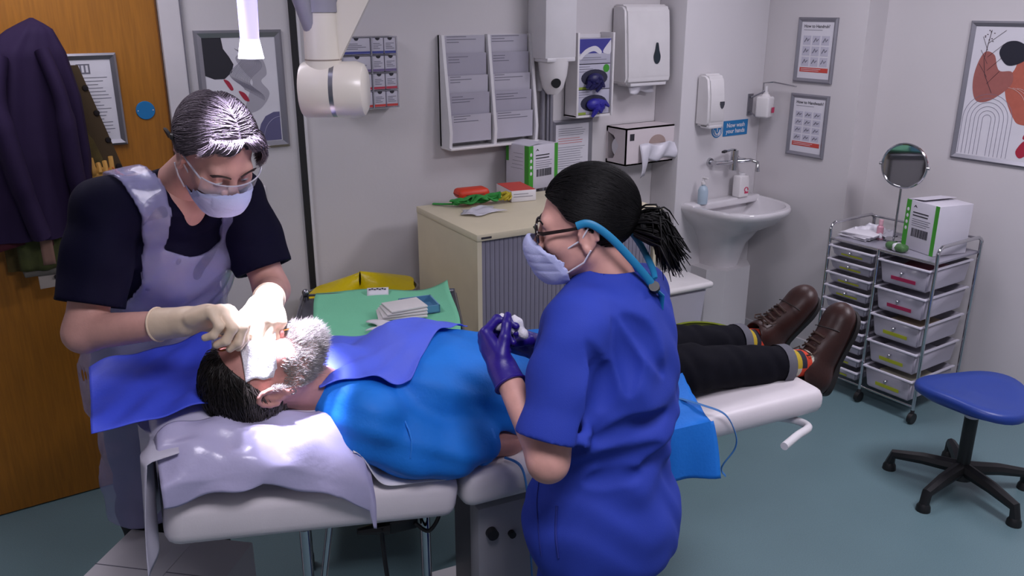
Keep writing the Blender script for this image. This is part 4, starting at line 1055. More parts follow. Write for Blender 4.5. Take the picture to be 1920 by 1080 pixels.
        return P, Q
def relax(P, Q, it=2, lam=.5):
    for _ in range(it):
        acc = np.zeros_like(P); num = np.zeros(len(P))
        for a, b in ((0, 1), (1, 2), (2, 3), (3, 0)):
            np.add.at(acc, Q[:, a], P[Q[:, b]]); np.add.at(num, Q[:, a], 1)
            np.add.at(acc, Q[:, b], P[Q[:, a]]); np.add.at(num, Q[:, b], 1)
        P = P + lam * (acc / np.maximum(num, 1)[:, None] - P)
    return P
def np_mesh(name, P, Q, m, parent=None, smooth=True):
    me = bpy.data.meshes.new(name); k = Q.shape[1]
    base = np.array(parent.matrix_basis.translation) if parent is not None else np.zeros(3)
    P = P - base
    if parent is not None and abs(parent.rotation_euler.z) > 1e-6:
        c, s_ = math.cos(-parent.rotation_euler.z), math.sin(-parent.rotation_euler.z)
        P = np.stack([c * P[:, 0] - s_ * P[:, 1], s_ * P[:, 0] + c * P[:, 1], P[:, 2]], 1)
    me.vertices.add(len(P)); me.vertices.foreach_set('co', P.astype(np.float32).ravel())
    me.loops.add(Q.size); me.loops.foreach_set('vertex_index', Q.astype(np.int32).ravel())
    me.polygons.add(len(Q)); me.polygons.foreach_set('loop_start', np.arange(0, Q.size, k, dtype=np.int32))
    me.polygons.foreach_set('use_smooth', np.full(len(Q), smooth))
    me.update(calc_edges=True); me.validate()
    for mm in (m if isinstance(m, (list, tuple)) else [m]): me.materials.append(mm)
    o = bpy.data.objects.new(name, me); link(o, parent)
    return o
def emit(name, S_list, m, parent, it=2):
    """one mesh object out of one or several fields"""
    Ps, Qs, n = [], [], 0
    for S in (S_list if isinstance(S_list, (list, tuple)) else [S_list]):
        P, Q = S.mesh(); P = relax(P, Q, it); Ps.append(P); Qs.append(Q + n); n += len(P)
    return np_mesh(name, np.concatenate(Ps), np.concatenate(Qs), m, parent)
def poly_sd(px_, pz_, pts):
    """signed distance (negative inside) of fields px,pz to a polygon"""
    pts = np.array(pts, float); px_, pz_ = np.broadcast_arrays(px_, pz_)
    d = np.full(px_.shape, 1e3, np.float32); ins = np.zeros(px_.shape, bool); n = len(pts)
    for i in range(n):
        a, b = pts[i], pts[(i + 1) % n]; e = b - a
        t = np.clip(((px_ - a[0]) * e[0] + (pz_ - a[1]) * e[1]) / (e @ e), 0, 1)
        d = np.minimum(d, (px_ - a[0] - t * e[0]) ** 2 + (pz_ - a[1] - t * e[1]) ** 2)
        c = ((a[1] > pz_) != (b[1] > pz_)) & (px_ < e[0] * (pz_ - a[1]) / (e[1] if abs(e[1]) > 1e-9 else 1e-9) + a[0])
        ins ^= c
    d = np.sqrt(d); return np.where(ins, -d, d).astype(np.float32)

# ---- heads
def make_head(S, c, M, neck, s=1.0, nr=(.054, .06), eyes=True, female=False):
    L = lambda x, y, z: c + M @ (np.array([x, y, z]) * s)
    E = lambda p, r, k=.02, op='add', **kw: S.ell(L(*p), np.array(r) * s, M, k, op, **kw)
    Cc = lambda a, b, ra, rb, k=.02, op='add': S.cap(L(*a), L(*b), ra * s, rb * s, k, op)
    E((0, -.012, .03), (.075, .095, .088)); E((0, .032, -.035), (.058, .058, .076), .03)
    j = .86 if female else 1
    for q in (-1, 1):
        Cc((q * .05, .0, -.055), (q * .022 * j, .066, -.096), .02, .018, .03)
        E((q * .038, .058, -.028), (.027, .027, .026), .025)
    E((0, .074, -.1), (.022, .02, .019), .02)
    Cc((-.036, .077, .021), (.036, .077, .021), .013, .013, .02)
    for q in (-1, 1): E((q * .031, .096, -.001), (.018, .013, .011), .012, 'sub')
    Cc((0, .086, .012), (0, .108, -.03), .008, .0105, .01)
    E((0, .108, -.034), (.011, .011, .009), .006)
    for q in (-1, 1): E((q * .012, .099, -.037), (.009, .011, .008), .006)
    E((0, .087, -.066), (.025, .012, .006), .006); E((0, .086, -.077), (.022, .012, .007), .006)
    E((0, .101, -.0715), (.022, .008, .0016), .003, 'sub')
    for q in (-1, 1):
        E((q * .031, .077, -.001), (.0145, .0145, .0145), .004)
        if eyes: E((q * .031, .094, -.0035), (.012, .008, .0035), .002, 'sub')
    S.cap(L(0, -.02, -.05), neck, nr[0] * s, nr[1], .03)
    for q in (-1, 1):
        E((q * .0745, -.012, -.012), (.009, .018, .031), .006)
        ring = [(q * (.081 + .004 * math.sin(a)), -.013 - .019 * math.cos(a), -.008 + .031 * math.sin(a)) for a in [math.pi * (1.45 - i / 9 * 1.55) for i in range(10)]]
        for a, b in zip(ring, ring[1:]): Cc(a, b, .0048, .0048, .004)
        E((q * .079, -.006, -.04), (.006, .008, .010), .006)
        E((q * .086, -.008, -.012), (.008, .010, .017), .004, 'sub')
    return L
def eye_mesh(parent, L, M, s, mats, q, look=(0, 1, -.15)):
    d = M @ unit(look); c = L(q * .031, .0775, -.0015); g = G()
    base = Vector(parent.matrix_basis.translation)
    Mz = Vector(d).to_track_quat('Z', 'Y').to_matrix(); r = .0137 * s
    prof = [(r * math.sin(a), r * math.cos(a)) for a in [math.pi * i / 14 for i in range(15)]]
    g.lathe(prof, Vector(c) - base, n=18, M=Mz)
    for f in g.bm.faces:
        an = (f.calc_center_median() - (Vector(c) - base)).normalized().dot(Vector(d))
        f.material_index = 2 if an > .965 else (1 if an > .87 else 0)
    return mk('eye', g, mats, parent, ang=0)

# ---- hands: palm, four fingers and a thumb
def make_hand(S, W, d, p, th, curls, thumb=(.5, .3, .3), spread=.05, s=1.0, tdir=None):
    """W wrist, d towards the knuckles, p out of the palm, th towards the thumb side; curls: per finger (a1,a2,a3) in degrees"""
    d = unit(d); p = np.array(p, float); p = unit(p - d * (p @ d)); t = np.cross(d, p); t = t if t @ np.array(th) > 0 else -t
    X = lambda a, b, c_: W + (d * a + t * b + p * c_) * s
    Mx = np.stack([t, d, p], 1)
    S.ell(X(.045, .0, .0), np.array([.039, .056, .0155]) * s, Mx, .012)
    S.cap(X(.0, .0, 0), X(.05, .0, 0), .026 * s, .024 * s, .015)
    off = [.030, .010, -.011, -.030]; ba = [.086, .092, .088, .078]
    ln = [(.045, .028, .022), (.05, .031, .023), (.046, .029, .022), (.036, .022, .02)]
    tips = []
    for i in range(4):
        S.cap(X(.03, off[i] * .75, .002), X(ba[i], off[i], -.002), .0125 * s, .0115 * s, .012)
        q = X(ba[i], off[i], -.002); ang = 0
        lat = t * (off[i] * spread / .03)
        rr = [.0105, .0095, .0085, .0072]
        if i == 3: rr = [.009, .0082, .0074, .0064]
        for j in range(3):
            ang += R(curls[i][j]); v = unit(d * math.cos(ang) + p * math.sin(ang) + lat * math.cos(ang))
            nq = q + v * ln[i][j] * s
            S.cap(q, nq, rr[j] * s, rr[j + 1] * s, .005); q = nq
        tips.append(q)
    q = X(.018, .026, .006); v = unit(d * .62 + t * .62 + p * .45 if tdir is None else d * tdir[0] + t * tdir[1] + p * tdir[2])
    ax_ = unit(np.cross(v, d * .9 + p * .6))
    S.cap(X(.01, .01, .004), q, .016 * s, .0155 * s, .01)
    for j, (l, r0, r1) in enumerate(((.040, .015, .0118), (.032, .0112, .0102), (.027, .0098, .0078))):
        a = thumb[j]; tgt = unit(d * .8 + p * .5 - t * .3)
        v = unit(v * (1 - a) + tgt * a)
        nq = q + v * l * s; S.cap(q, nq, r0 * s, r1 * s, .006); q = nq
    tips.append(q)
    return tips

# ---- hair: many tapered strands along given paths
def strands(name, paths, r0, m, parent, sides=3, prof=None):
    """paths: N x K x 3 array; r0 scalar or N array; tapered tubes in one mesh"""
    paths = np.asarray(paths, float); N, K, _ = paths.shape
    T = np.gradient(paths, axis=1); T /= np.linalg.norm(T, axis=2, keepdims=True) + 1e-12
    ref = np.tile(np.array([.31, .17, .93]), (N, K, 1)); U = np.cross(T, ref); U /= np.linalg.norm(U, axis=2, keepdims=True) + 1e-12
    W = np.cross(T, U)
    pr = np.array(prof if prof is not None else [1 - .85 * (i / (K - 1)) ** 1.5 for i in range(K)])
    rad = (np.full(N, r0) if np.isscalar(r0) else np.asarray(r0))[:, None] * pr[None, :]
    ring = np.stack([paths + (U * math.cos(2 * math.pi * j / sides) + W * math.sin(2 * math.pi * j / sides)) * rad[..., None] for j in range(sides)], 2)
    P = ring.reshape(-1, 3); I = np.arange(N * K * sides).reshape(N, K, sides)
    Q = np.stack([np.stack([I[:, :-1, j], I[:, :-1, (j + 1) % sides], I[:, 1:, (j + 1) % sides], I[:, 1:, j]], -1).reshape(-1, 4) for j in range(sides)]).reshape(-1, 4)
    return np_mesh(name, P, Q, m, parent)
def comb(c, M, rad, roots, flow, K=7, step=.012, lift=0., off=(0, -.012, .03), s=1.0, jitter=.15, seed=0, line=None, margin=.006):
    """strand paths that run over an ellipsoid skull: roots N x 3 local unit directions, flow(local point array)->local direction array"""
    rs = np.random.RandomState(seed); rad = np.array(rad); off = np.array(off)
    p = roots / np.linalg.norm(roots / rad, axis=1, keepdims=True)
    out = []; j = rs.normal(size=p.shape) * jitter
    lf = 1 + lift * rs.uniform(.3, 1, (len(p), 1))
    for k in range(K):
        out.append(p * (1 + (lf - 1) * min(1, k / 2)))
        f = flow(p + off); f = f / (np.linalg.norm(f, axis=1, keepdims=True) + 1e-9) + j
        n = p / rad ** 2; n /= np.linalg.norm(n, axis=1, keepdims=True)
        f -= n * (f * n).sum(1, keepdims=True); f /= np.linalg.norm(f, axis=1, keepdims=True) + 1e-9
        q = p + f * step; q = q / np.linalg.norm(q / rad, axis=1, keepdims=True)
        if line is not None: q = np.where((q[:, 2] + off[2] < line(q + off) - margin)[:, None], p + f * .001, q)
        p = q
    A = np.stack(out, 1) + off
    return c + (A * s) @ M.T
M_skin = mat('skin', '#b9847a', .55, var=(30, .10), bump=(180, .06))
M_skin2 = mat('skin_fair', '#cf9c90', .5, var=(30, .08), bump=(180, .05))
M_eyew = mat('eye_white', '#d8d4d2', .2); M_iris = mat('iris', '#4a3a2c', .2); M_pupil = mat('pupil', '#0a0808', .1)
M_mask = mat('mask_blue', '#b9bfe6', .8, bump=(260, .12)); M_loop = mat('ear_loop', '#dcdbe4', .7)
# ------------------------------------------------------------------ patient lying on the couch (s along the couch, w across, z up)
BD = np.array([math.cos(BANG), math.sin(BANG), 0]); BN = np.array([-math.sin(BANG), math.cos(BANG), 0]); UZ = np.array([0, 0, 1.])
B0 = np.array([BA.x, BA.y, 0])
def bw(s, w, z): return B0 + BD * s + BN * w + UZ * z
MB = np.stack([BD, BN, UZ], 1)
def bounds(pts, m): P = np.array(pts); return P.min(0) - m, P.max(0) + m
PT = thing('person', 'bearded patient in blue gown lying on the couch with gauze over the eyes', 'person', tuple(bw(.9, .2, .79)))
HC = bw(.232, .135, 1.088); HS = 1.09
HM = frame(UZ + BN * -.10 + BD * .05, -BD + UZ * .02)
neck = bw(.42, .18, .965)
lo, hi = bounds([HC - .16, HC + .16, neck - .09, neck + .09], .02)
Sh = SDF(lo, hi, .0028)
PL = make_head(Sh, HC, HM, neck, HS, (.055, .066), eyes=False)
TOR = [((1.03, .23, .885), (.15, .175, .105)), ((.85, .23, .90), (.18, .17, .115)), ((.64, .225, .945), (.17, .175, .13))]
ARMN = [(.465, .065, .945), (.655, .045, .837), (.835, .085, .803), (.93, .11, .803)]; ARMR = [.06, .047, .033, .03]
ARMF = [(.475, .40, .945), (.70, .45, .85), (.93, .42, .84), (1.02, .40, .84)]
LEGN = [(1.05, .155, .875), (1.46, .165, .865), (1.89, .145, .815)]; LEGF = [(1.05, .315, .875), (1.47, .345, .865), (1.895, .375, .805)]
lo, hi = bounds([bw(.33, -.1, .72), bw(2.15, -.1, .72), bw(.33, .52, 1.12), bw(2.15, .52, 1.12)], .02)
Sb = SDF(lo, hi, .0055)
for c, r in TOR: Sb.ell(bw(*c), r, MB, .06)
Sb.chain([bw(*ARMN[0]), bw(.45, .22, .955), bw(*ARMF[0])], [.06, .07, .06], .05)
Sb.cap(bw(.45, .2, .955), neck, .065, .06, .04)
for A in (ARMN, ARMF): Sb.chain([bw(*p) for p in A], ARMR, .03)
for A in (LEGN, LEGF): Sb.chain([bw(*p) for p in A], [.08, .056, .038], .04)
emit('body', [Sh, Sb], M_skin, PT)
# gown
M_gown = mat('blue_gown', '#1c78d8', .62, bump=(120, .12), var=(5, .10), spec=.3)
def gown_field(lo, hi, h, inf=0.0):
    S = SDF(lo, hi, h)
    for c, r in TOR: S.ell(bw(*c), np.array(r) + .022 + inf, MB, .07)
    S.chain([bw(.455, .055, .96), bw(.425, .13, .975), bw(.425, .24, .98), bw(.48, .39, .945)], [.083 + inf, .075 + inf, .075 + inf, .083 + inf], .05)
    S.chain([bw(.462, .065, .94), bw(.555, .052, .878), bw(.65, .044, .846), bw(.735, .062, .832)], [.088 + inf, .086 + inf, .078 + inf, .058 + inf], .025)
    S.chain([bw(.475, .40, .94), bw(.58, .44, .89), bw(.70, .45, .85), bw(.86, .43, .845)], [.085 + inf, .08 + inf, .07 + inf, .055 + inf], .025)
    return S
lo, hi = bounds([bw(.3, -.13, .72), bw(1.32, -.13, .72), bw(.3, .57, 1.12), bw(1.32, .57, 1.12)], .01)
Sg = gown_field(lo, hi, .005)
Sg.wrinkle(.011, [22, 34, 50, 75], 5)
Sg.cap(bw(.34, .17, 1.03), bw(.42, .18, 1.01), .066, .052, .008, 'sub')
Sg.cap(bw(.72, .058, .83), bw(.80, .08, .815), .042, .046, .004, 'sub')
Sg.plane(bw(1.27, 0, 0), BD); Sg.plane(bw(0, 0, .772), -UZ)
gown = emit('gown', Sg, M_gown, PT, 2)
g = G()
def B_(s, w, z): return Vector(bw(s, w, z)) - Vector(PT.location)
def arc_band(c, ax, r, th, n=20):
    ax = unit(ax); a = unit(np.cross(ax, UZ)); b = np.cross(ax, a)
    return [Vector(c + (a * math.cos(2 * math.pi * i / n) + b * math.sin(2 * math.pi * i / n)) * r) - Vector(PT.location) for i in range(n)]
g.tube(arc_band(bw(.745, .064, .831), bw(.8, .08, .82) - bw(.7, .05, .84), .052, 0), .011, n=8, closed=True)
mk('cuff', g, mat('gown_cuff', '#2c86e6', .6), PT)
g = G(); g.tube([B_(.53 + .004 * math.sin(i), 0.053 + .088 * math.cos(a) * 1.0, .894 + .090 * math.sin(a)) for i, a in enumerate([R(-25 + 14 * k) + R(70) for k in range(11)])], .0022, n=5)
mk('sleeve_seam', g, MATS['gown_cuff'], PT)
# skirt of the gown spreading over the near edge of the couch
leg_bump = lambda s, w: .80 + .125 * max(0, 1 - ((w - .16) / .105) ** 2) ** .5 * (1 if s > 0 else 1) if abs(w - .16) < .105 else (.80 + .12 * max(0, 1 - ((w - .335) / .105) ** 2) ** .5 if abs(w - .335) < .105 else .80)
def skirt(u, v):
    s_ = .98 + .42 * u + .012 * math.sin(v * 9); q = -.05 + v * .72   # q: arc position, hanging part first
    if v < .24:
        k = (.24 - v) / .24; w = -.035 - .016 * math.sin(u * 8 + v * 3) * k - .022 * k + .012 * math.sin(u * 17) * k; z = .80 - .15 * k + .012 * math.sin(u * 5) * k; s_ += .02 * k * (u - .3)
    else:
        w = -.035 + (v - .24) / .76 * .53; z = .0
        for dw in (-.05, -.025, 0, .025, .05): z += leg_bump(s_, w + dw) / 5
        z = max(z, .90 - .9 * abs(w - .25)) + .012 + .004 * math.sin(u * 11 + v * 17) + .06 * max(0, .35 - u) * (1 if .05 < w < .45 else .2)
        z -= .0 if w > .02 else (.02 - w) * .5
    return tuple(Vector(bw(s_, w, z)) - Vector(PT.location))
mk('gown_skirt', G().grid(skirt, 30, 60), M_gown, PT, ang=70, solid=.003)
mk('tie_strap', G().tube([Vector(bw(*p)) - Vector(PT.location) for p in smoothpts([(1.34, .05, .845), (1.40, .0, .83), (1.46, -.025, .80), (1.49, -.04, .74), (1.485, -.05, .70), (1.44, -.06, .665), (1.435, -.06, .645), (1.45, -.06, .625)], 6)], .006, n=6, flat=(1, .35)), mat('gown_tie', '#2f6fae', .6), PT)
mk('tie_strap', G().tube([Vector(bw(*p)) - Vector(PT.location) for p in smoothpts([(.80, .03, .79), (.83, -.004, .775), (.845, -.012, .70), (.85, -.016, .58), (.86, -.018, .40), (.855, -.02, .25)], 6)], .006, n=6, flat=(1, .35)), mat('gown_tie', '#2f6fae', .6), PT)
# jeans, socks, shoes
M_jean = mat('dark_denim', '#101018', .85, spec=.12, bump=(600, .15), var=(40, .15))
lo, hi = bounds([bw(1.0, -.02, .7), bw(2.0, -.02, .7), bw(1.0, .52, 1.0), bw(2.0, .52, 1.0)], .01)
Sj = SDF(lo, hi, .005)
Sj.ell(bw(1.04, .235, .885), (.15, .18, .108), MB, .05)
for A in (LEGN, LEGF):
    P_ = [bw(*p) for p in A]; e = P_[1] + (P_[2] - P_[1]) * .84
    Sj.chain([P_[0], P_[0] * .5 + P_[1] * .5, P_[1], e], [.092, .082, .072, .058], .03)
Sj.wrinkle(.004, [45, 70, 95], 8)
for A in (LEGN, LEGF):
    a, b = V(bw(*A[1])), V(bw(*A[2])); d = unit(b - a); e = a + (b - a) * .85
    # flat cut at the turned-up hem
    x, y, z = Sj.local(e, frame(d, UZ)); Sj.F = np.where((y > -.03) & (np.abs(x) < .1), np.maximum(Sj.F, y), Sj.F)
    Sj.cap(e - d * .01, e + d * .06, .048, .048, .004, 'sub')
emit('jeans', Sj, M_jean, PT)
sock_cols = [mat('sock_grey', '#8d8c88', .8), mat('sock_red', '#c63a1e', .8), mat('sock_navy', '#16172a', .8), mat('sock_yellow', '#b49a22', .8), mat('sock_white', '#b9b5a6', .8)]
M_cuffd = mat('denim_turnup', '#5d5d66', .8, bump=(500, .2)); M_shoe = mat('brown_leather', '#331b17', .42, var=(12, .25), spec=.35, bump=(90, .06)); M_sole = mat('shoe_sole', '#120e0e', .6); M_lace = mat('brown_lace', '#3a2418', .7)
def foot(A, heel, toe, side):
    a, b = V(bw(*A[1])), V(bw(*A[2])); d = unit(b - a); e = a + (b - a) * .85
    base = Vector(PT.location); g = G()
    n1 = unit(np.cross(d, UZ)); n2 = np.cross(n1, d)
    def ringp(t, r): return [Vector(e + d * t + (n1 * math.cos(q) + n2 * math.sin(q)) * r) - base for q in [2 * math.pi * i / 24 for i in range(24)]]
    rings = [[g.bm.verts.new(v) for v in ringp(t, r)] for t, r in ((-.035, .0625), (-.003, .064), (.0, .060), (-.004, .052))]
    for P, Q in zip(rings, rings[1:]):
        for i in range(24): g.bm.faces.new((P[i], P[(i + 1) % 24], Q[(i + 1) % 24], Q[i]))
    mk('turn_up', g, M_cuffd, PT, ang=60)
    g = G(); seg = [(-.03, .045), (.012, .045), (.032, .0445), (.052, .044), (.072, .0435), (.13, .042)]
    rings = [[g.bm.verts.new(v) for v in ringp(t, r)] for t, r in seg]
    for k, (P, Q) in enumerate(zip(rings, rings[1:])):
        for i in range(24):
            f = g.bm.faces.new((P[i], P[(i + 1) % 24], Q[(i + 1) % 24], Q[i])); f.material_index = [3, 3, 2, 1, 4][k] if (i // 6) % 2 == 0 or k > 2 else [2, 4, 1, 4, 0][k]
    mk('sock', g, sock_cols, PT, ang=60)
    H, T_ = V(bw(*heel)), V(bw(*toe)); ln = unit(T_ - H); ank = e + d * .10
    up = unit((ank - H) - ln * ((ank - H) @ ln)); sd = np.cross(ln, up); L = np.linalg.norm(T_ - H)
    X = lambda l, u_, w_=0: H + ln * l * L + up * u_ + sd * w_
    lo, hi = bounds([X(0, 0) - .09, X(0, 0) + .09, X(1, 0) - .09, X(1, 0) + .09, ank - .07, ank + .07], .02)
    S = SDF(lo, hi, .0035); Mf = np.stack([ln, sd, up], 1)
    S.ell(X(.15, .045), (.055, .043, .055), Mf, .02); S.ell(X(.45, .048), (.09, .047, .052), Mf, .03)
    S.ell(X(.74, .042), (.085, .056, .047), Mf, .03); S.ell(X(.86, .039), (.045, .05, .040), Mf, .02)
    S.cap(X(.16, .05), X(.20, .105), .044, .046, .03); S.cap(X(.2, .1), X(.5, .07), .04, .036, .03)
    S.cap(X(.17, .09), X(.13, .17), .037, .037, .004, 'sub')
    S.plane(X(0, .012), -up)
    sh = emit('shoe', S, M_shoe, PT)
    sbase = V(0, 0, 0)
    g = G(); o2 = []
    outl = [(0.0, .0), (.03, .03), (.12, .040), (.35, .040), (.55, .049), (.74, .058), (.88, .052), (.97, .03), (1.0, 0)]
    ol = [(l, w_) for l, w_ in outl] + [(l, -w_) for l, w_ in outl[-2:0:-1]]
    ol = [(p[0], p[1]) for p in smoothpts([(a_, b_, 0) for a_, b_ in ol], 4, True)]
    A1 = [g.bm.verts.new(Vector(X(l, .016, w_)) - base) for l, w_ in ol]; A0 = [g.bm.verts.new(Vector(X(l, -.006 if l < .33 else .0, w_)) - base) for l, w_ in ol]
    for i in range(len(ol)): g.bm.faces.new((A0[i], A0[(i + 1) % len(ol)], A1[(i + 1) % len(ol)], A1[i]))
    g.bm.faces.new(A1); g.bm.faces.new(A0[::-1])
    s1 = mk('sole', g, M_sole, PT); 
    g = G()
    for k in range(4):
        l = .36 + .075 * k; u_ = .131 - .0085 * k - (.0 if k else -.004)
        g.tube([Vector(X(l, u_ - .008, -.03)) - base, Vector(X(l + .03, u_ + .006, 0)) - base, Vector(X(l, u_ - .008, .03)) - base], .0034, n=5)
        g.tube([Vector(X(l + .04, u_ - .012, -.03)) - base, Vector(X(l + .02, u_ + .006, 0)) - base, Vector(X(l + .01, u_ - .008, .03)) - base], .0028, n=5)
    for q in (-1, 1): g.tube([Vector(X(.36, .133, 0)) - base, Vector(X(.33, .143, q * .025)) - base, Vector(X(.37, .130, q * .045)) - base, Vector(X(.42, .115, q * .04)) - base], .0024, n=5)
    mk('laces', g, M_lace, PT)
    g = G(); g.tube([Vector(X(.70, .093 - .0 * i, 0) + sd * .056 * math.sin(t) + up * (-.028 * (1 - math.cos(t)))) - base for i, t in enumerate([R(-75 + 15 * k) for k in range(11)])], .0016, n=4); mk('toe_cap_seam', g, M_sole, PT)
foot(LEGN, (1.965, .125, .695), (2.10, .16, .960), 1)
foot(LEGF, (1.957, .38, .715), (2.14, .365, .940), 1)
# hair and beard
RAD = np.array([.075, .095, .088])
def sample_dirs(n, seed): 
    rs = np.random.RandomState(seed); d = rs.normal(size=(n, 3)); return d / np.linalg.norm(d, axis=1, keepdims=True)
def hair_roots(n, seed, line, back=-.075):
    d = sample_dirs(n * 3, seed); p = d / np.linalg.norm(d / RAD, axis=1, keepdims=True) + np.array([0, -.012, .03])
    ok = p[:, 2] > line(p)
    return d[ok][:n]
def line_p(p): return np.interp(p[:, 1], [-.11, -.04, -.012, .0, .03, .055, .09], [-.075, -.055, .0, .012, .045, .078, .11])
M_hairp = mat('dark_hair', '#17110f', .5, var=(60, .4)); M_hairg = mat('grey_side_hair', '#5a5350', .6, var=(120, .4))
def cap_hair(name, c, M, s, line_pts, m, parent, th=.012, zoff=.0, extra=None, h=.003):
    lo, hi = bounds([c - .17 * s, c + .17 * s], 0); S = SDF(lo, hi, h)
    S.ell(c + M @ (np.array([0, -.014, .032]) * s), np.array([.075 + th, .095 + th, .088 + th]) * s, M, 0)
    if extra: extra(S)
    x, y, z = S.local(c, M); x, y, z = x / s, y / s, z / s
    ln = np.interp(y, line_pts[0], line_pts[1])
    S.F = np.maximum(S.F, ((ln - z) * s * .8).astype(np.float32))
    return S
LP_ = ([-.11, -.04, -.012, .0, .03, .055, .10], [-.075, -.055, .0, .015, .05, .082, .115])
S = cap_hair('hair', HC, HM, HS, LP_, M_hairp, PT, .004)
Pq, Qq = S.mesh(); np_mesh('hair', relax(Pq, Qq, 2), Qq, M_hairp, PT)
rt_ = hair_roots(2600, 1, line_p)
pth = comb(HC, HM, RAD + .005, rt_, lambda p: np.stack([p[:, 0] * 2.5, -np.ones(len(p)) * .75 - .0 * p[:, 1], (p[:, 2] < .09) * -.35 + .25], 1), 6, .010, .12, s=HS, jitter=.25, seed=2)
sidem = (rt_[:, 2] < .22) & (rt_[:, 1] > -.75)
strands('hair_strands', pth[~sidem], .0011, M_hairp, PT); strands('side_hair', pth[sidem], .0010, M_hairg, PT)
# beard from the lower face
bvh_src = Sh.mesh(); Pv, Qv = relax(bvh_src[0], bvh_src[1], 2), bvh_src[1]
loc_ = ((Pv - HC) @ HM) / HS
nor = np.zeros_like(Pv); fn_ = np.cross(Pv[Qv[:, 2]] - Pv[Qv[:, 0]], Pv[Qv[:, 3]] - Pv[Qv[:, 1]])
for k in range(4): np.add.at(nor, Qv[:, k], fn_)
nor /= np.linalg.norm(nor, axis=1, keepdims=True) + 1e-9
x_, y_, z_ = loc_.T
bz = np.interp(np.abs(x_), [0, .02, .03, .05, .06, .075], [-.045, -.047, -.055, -.058, -.045, -.005])
msk = (z_ < bz) & (z_ > -.135) & (y_ > np.interp(z_, [-.13, -.1, -.06, -.03], [.03, -.004, -.002, .004])) & ~((np.abs(x_) < .019) & (z_ > -.079) & (z_ < -.065)) & ~((np.abs(x_) < .013) & (y_ > .098) & (z_ > -.05))
ids = np.flatnonzero(msk); rs = np.random.RandomState(4); ids = rs.choice(ids, 8500)
nl = nor[ids]; base_p = Pv[ids] + rs.normal(size=(len(ids), 3)) * .0012
dwn = HM @ np.array([0, .35, -1.]); L_ = rs.uniform(.010, .021, (len(ids), 1)) * np.where(np.abs(x_[ids]) < .035, 1.2, np.where(np.abs(x_[ids]) < .055, .6, .4))[:, None]
dirv = nl * .75 + dwn * .6 + rs.normal(size=nl.shape) * .28; dirv /= np.linalg.norm(dirv, axis=1, keepdims=True)
dir2 = nl * .25 + dwn * 1.0 + rs.normal(size=nl.shape) * .45; dir2 /= np.linalg.norm(dir2, axis=1, keepdims=True)
bp = np.stack([base_p - nl * .002, base_p + dirv * L_ * .4, base_p + dirv * L_ * .6 + dir2 * L_ * .3, base_p + dirv * L_ * .7 + dir2 * L_ * .65], 1)
strands('beard', bp, .00062, mat('grey_beard', '#a8a39e', .6, var=(90, .35)), PT)
mk('earring', G().tube([Vector(PL(-.083 + .0, -.004 + .006 * math.cos(a), -.047 + .007 * math.sin(a))) - Vector(PT.location) for a in [i * .52 for i in range(12)]], .0012, n=5, closed=True), M_chrome, PT)

# ------------------------------------------------------------------ pillow, drapes and sheets around the head
def bvh_of(objs):
    vs, fs, n = [], [], 0
    for o in objs:
        me = o.data; M = Matrix.Translation(o.parent.location) @ Matrix.Rotation(o.parent.rotation_euler.z, 4, 'Z') @ o.matrix_basis if o.parent else o.matrix_basis
        vs += [M @ v.co for v in me.vertices]; fs += [[i + n for i in p.vertices] for p in me.polygons]; n += len(me.vertices)
    return BVHTree.FromPolygons(vs, fs)
def drape(corner, nu, nv, bvh, floor, eps=.006, tension=30, lift=None, seed=0, wr=.003):
    """lay a quad sheet (corners in s,w) on what lies below; returns nu x nv x 3"""
    (a, b, c, d) = [np.array(q, float) for q in corner]
    U, Vv = np.meshgrid(np.linspace(0, 1, nu), np.linspace(0, 1, nv), indexing='ij')
    SW = (a[None, None] * ((1 - U) * (1 - Vv))[..., None] + b * (U * (1 - Vv))[..., None] + c * (U * Vv)[..., None] + d * ((1 - U) * Vv)[..., None])
    Z = np.zeros((nu, nv))
    for i in range(nu):
        for j in range(nv):
            p = bw(SW[i, j, 0], SW[i, j, 1], 1.6); h = bvh.ray_cast(Vector(p), Vector((0, 0, -1)))
            Z[i, j] = max(h[0].z if h[0] is not None else floor(SW[i, j]), floor(SW[i, j]))
    H = Z + eps; Z = H.copy()
    for _ in range(tension):
        Zp = np.pad(Z, 1, mode='edge'); bl = (Zp[:-2, 1:-1] + Zp[2:, 1:-1] + Zp[1:-1, :-2] + Zp[1:-1, 2:]) / 4
        Z = np.maximum(H, bl - .0002)
    rs = np.random.RandomState(seed); w = 0
    for f in (6, 9, 14):
        p = rs.uniform(0, 6.28, 3); w = w + np.sin(U * f * 1.1 + p[0] + 1.3 * np.sin(Vv * f * .7 + p[1])) * np.sin(Vv * f * .5 + p[2])
    Z = Z + wr * (w / 2 + .5)
    P = np.array([[bw(SW[i, j, 0], SW[i, j, 1], Z[i, j]) for j in range(nv)] for i in range(nu)])
    return P
def sheet_obj(name, P, m, solid=.002):
    nu, nv = P.shape[:2]; I = np.arange(nu * nv).reshape(nu, nv)
    Q = np.stack([I[:-1, :-1], I[1:, :-1], I[1:, 1:], I[:-1, 1:]], -1).reshape(-1, 4)
    o = np_mesh(name, P.reshape(-1, 3), Q, m)
    md = o.modifiers.new('thickness', 'SOLIDIFY'); md.thickness = solid; md.offset = 1
    return o
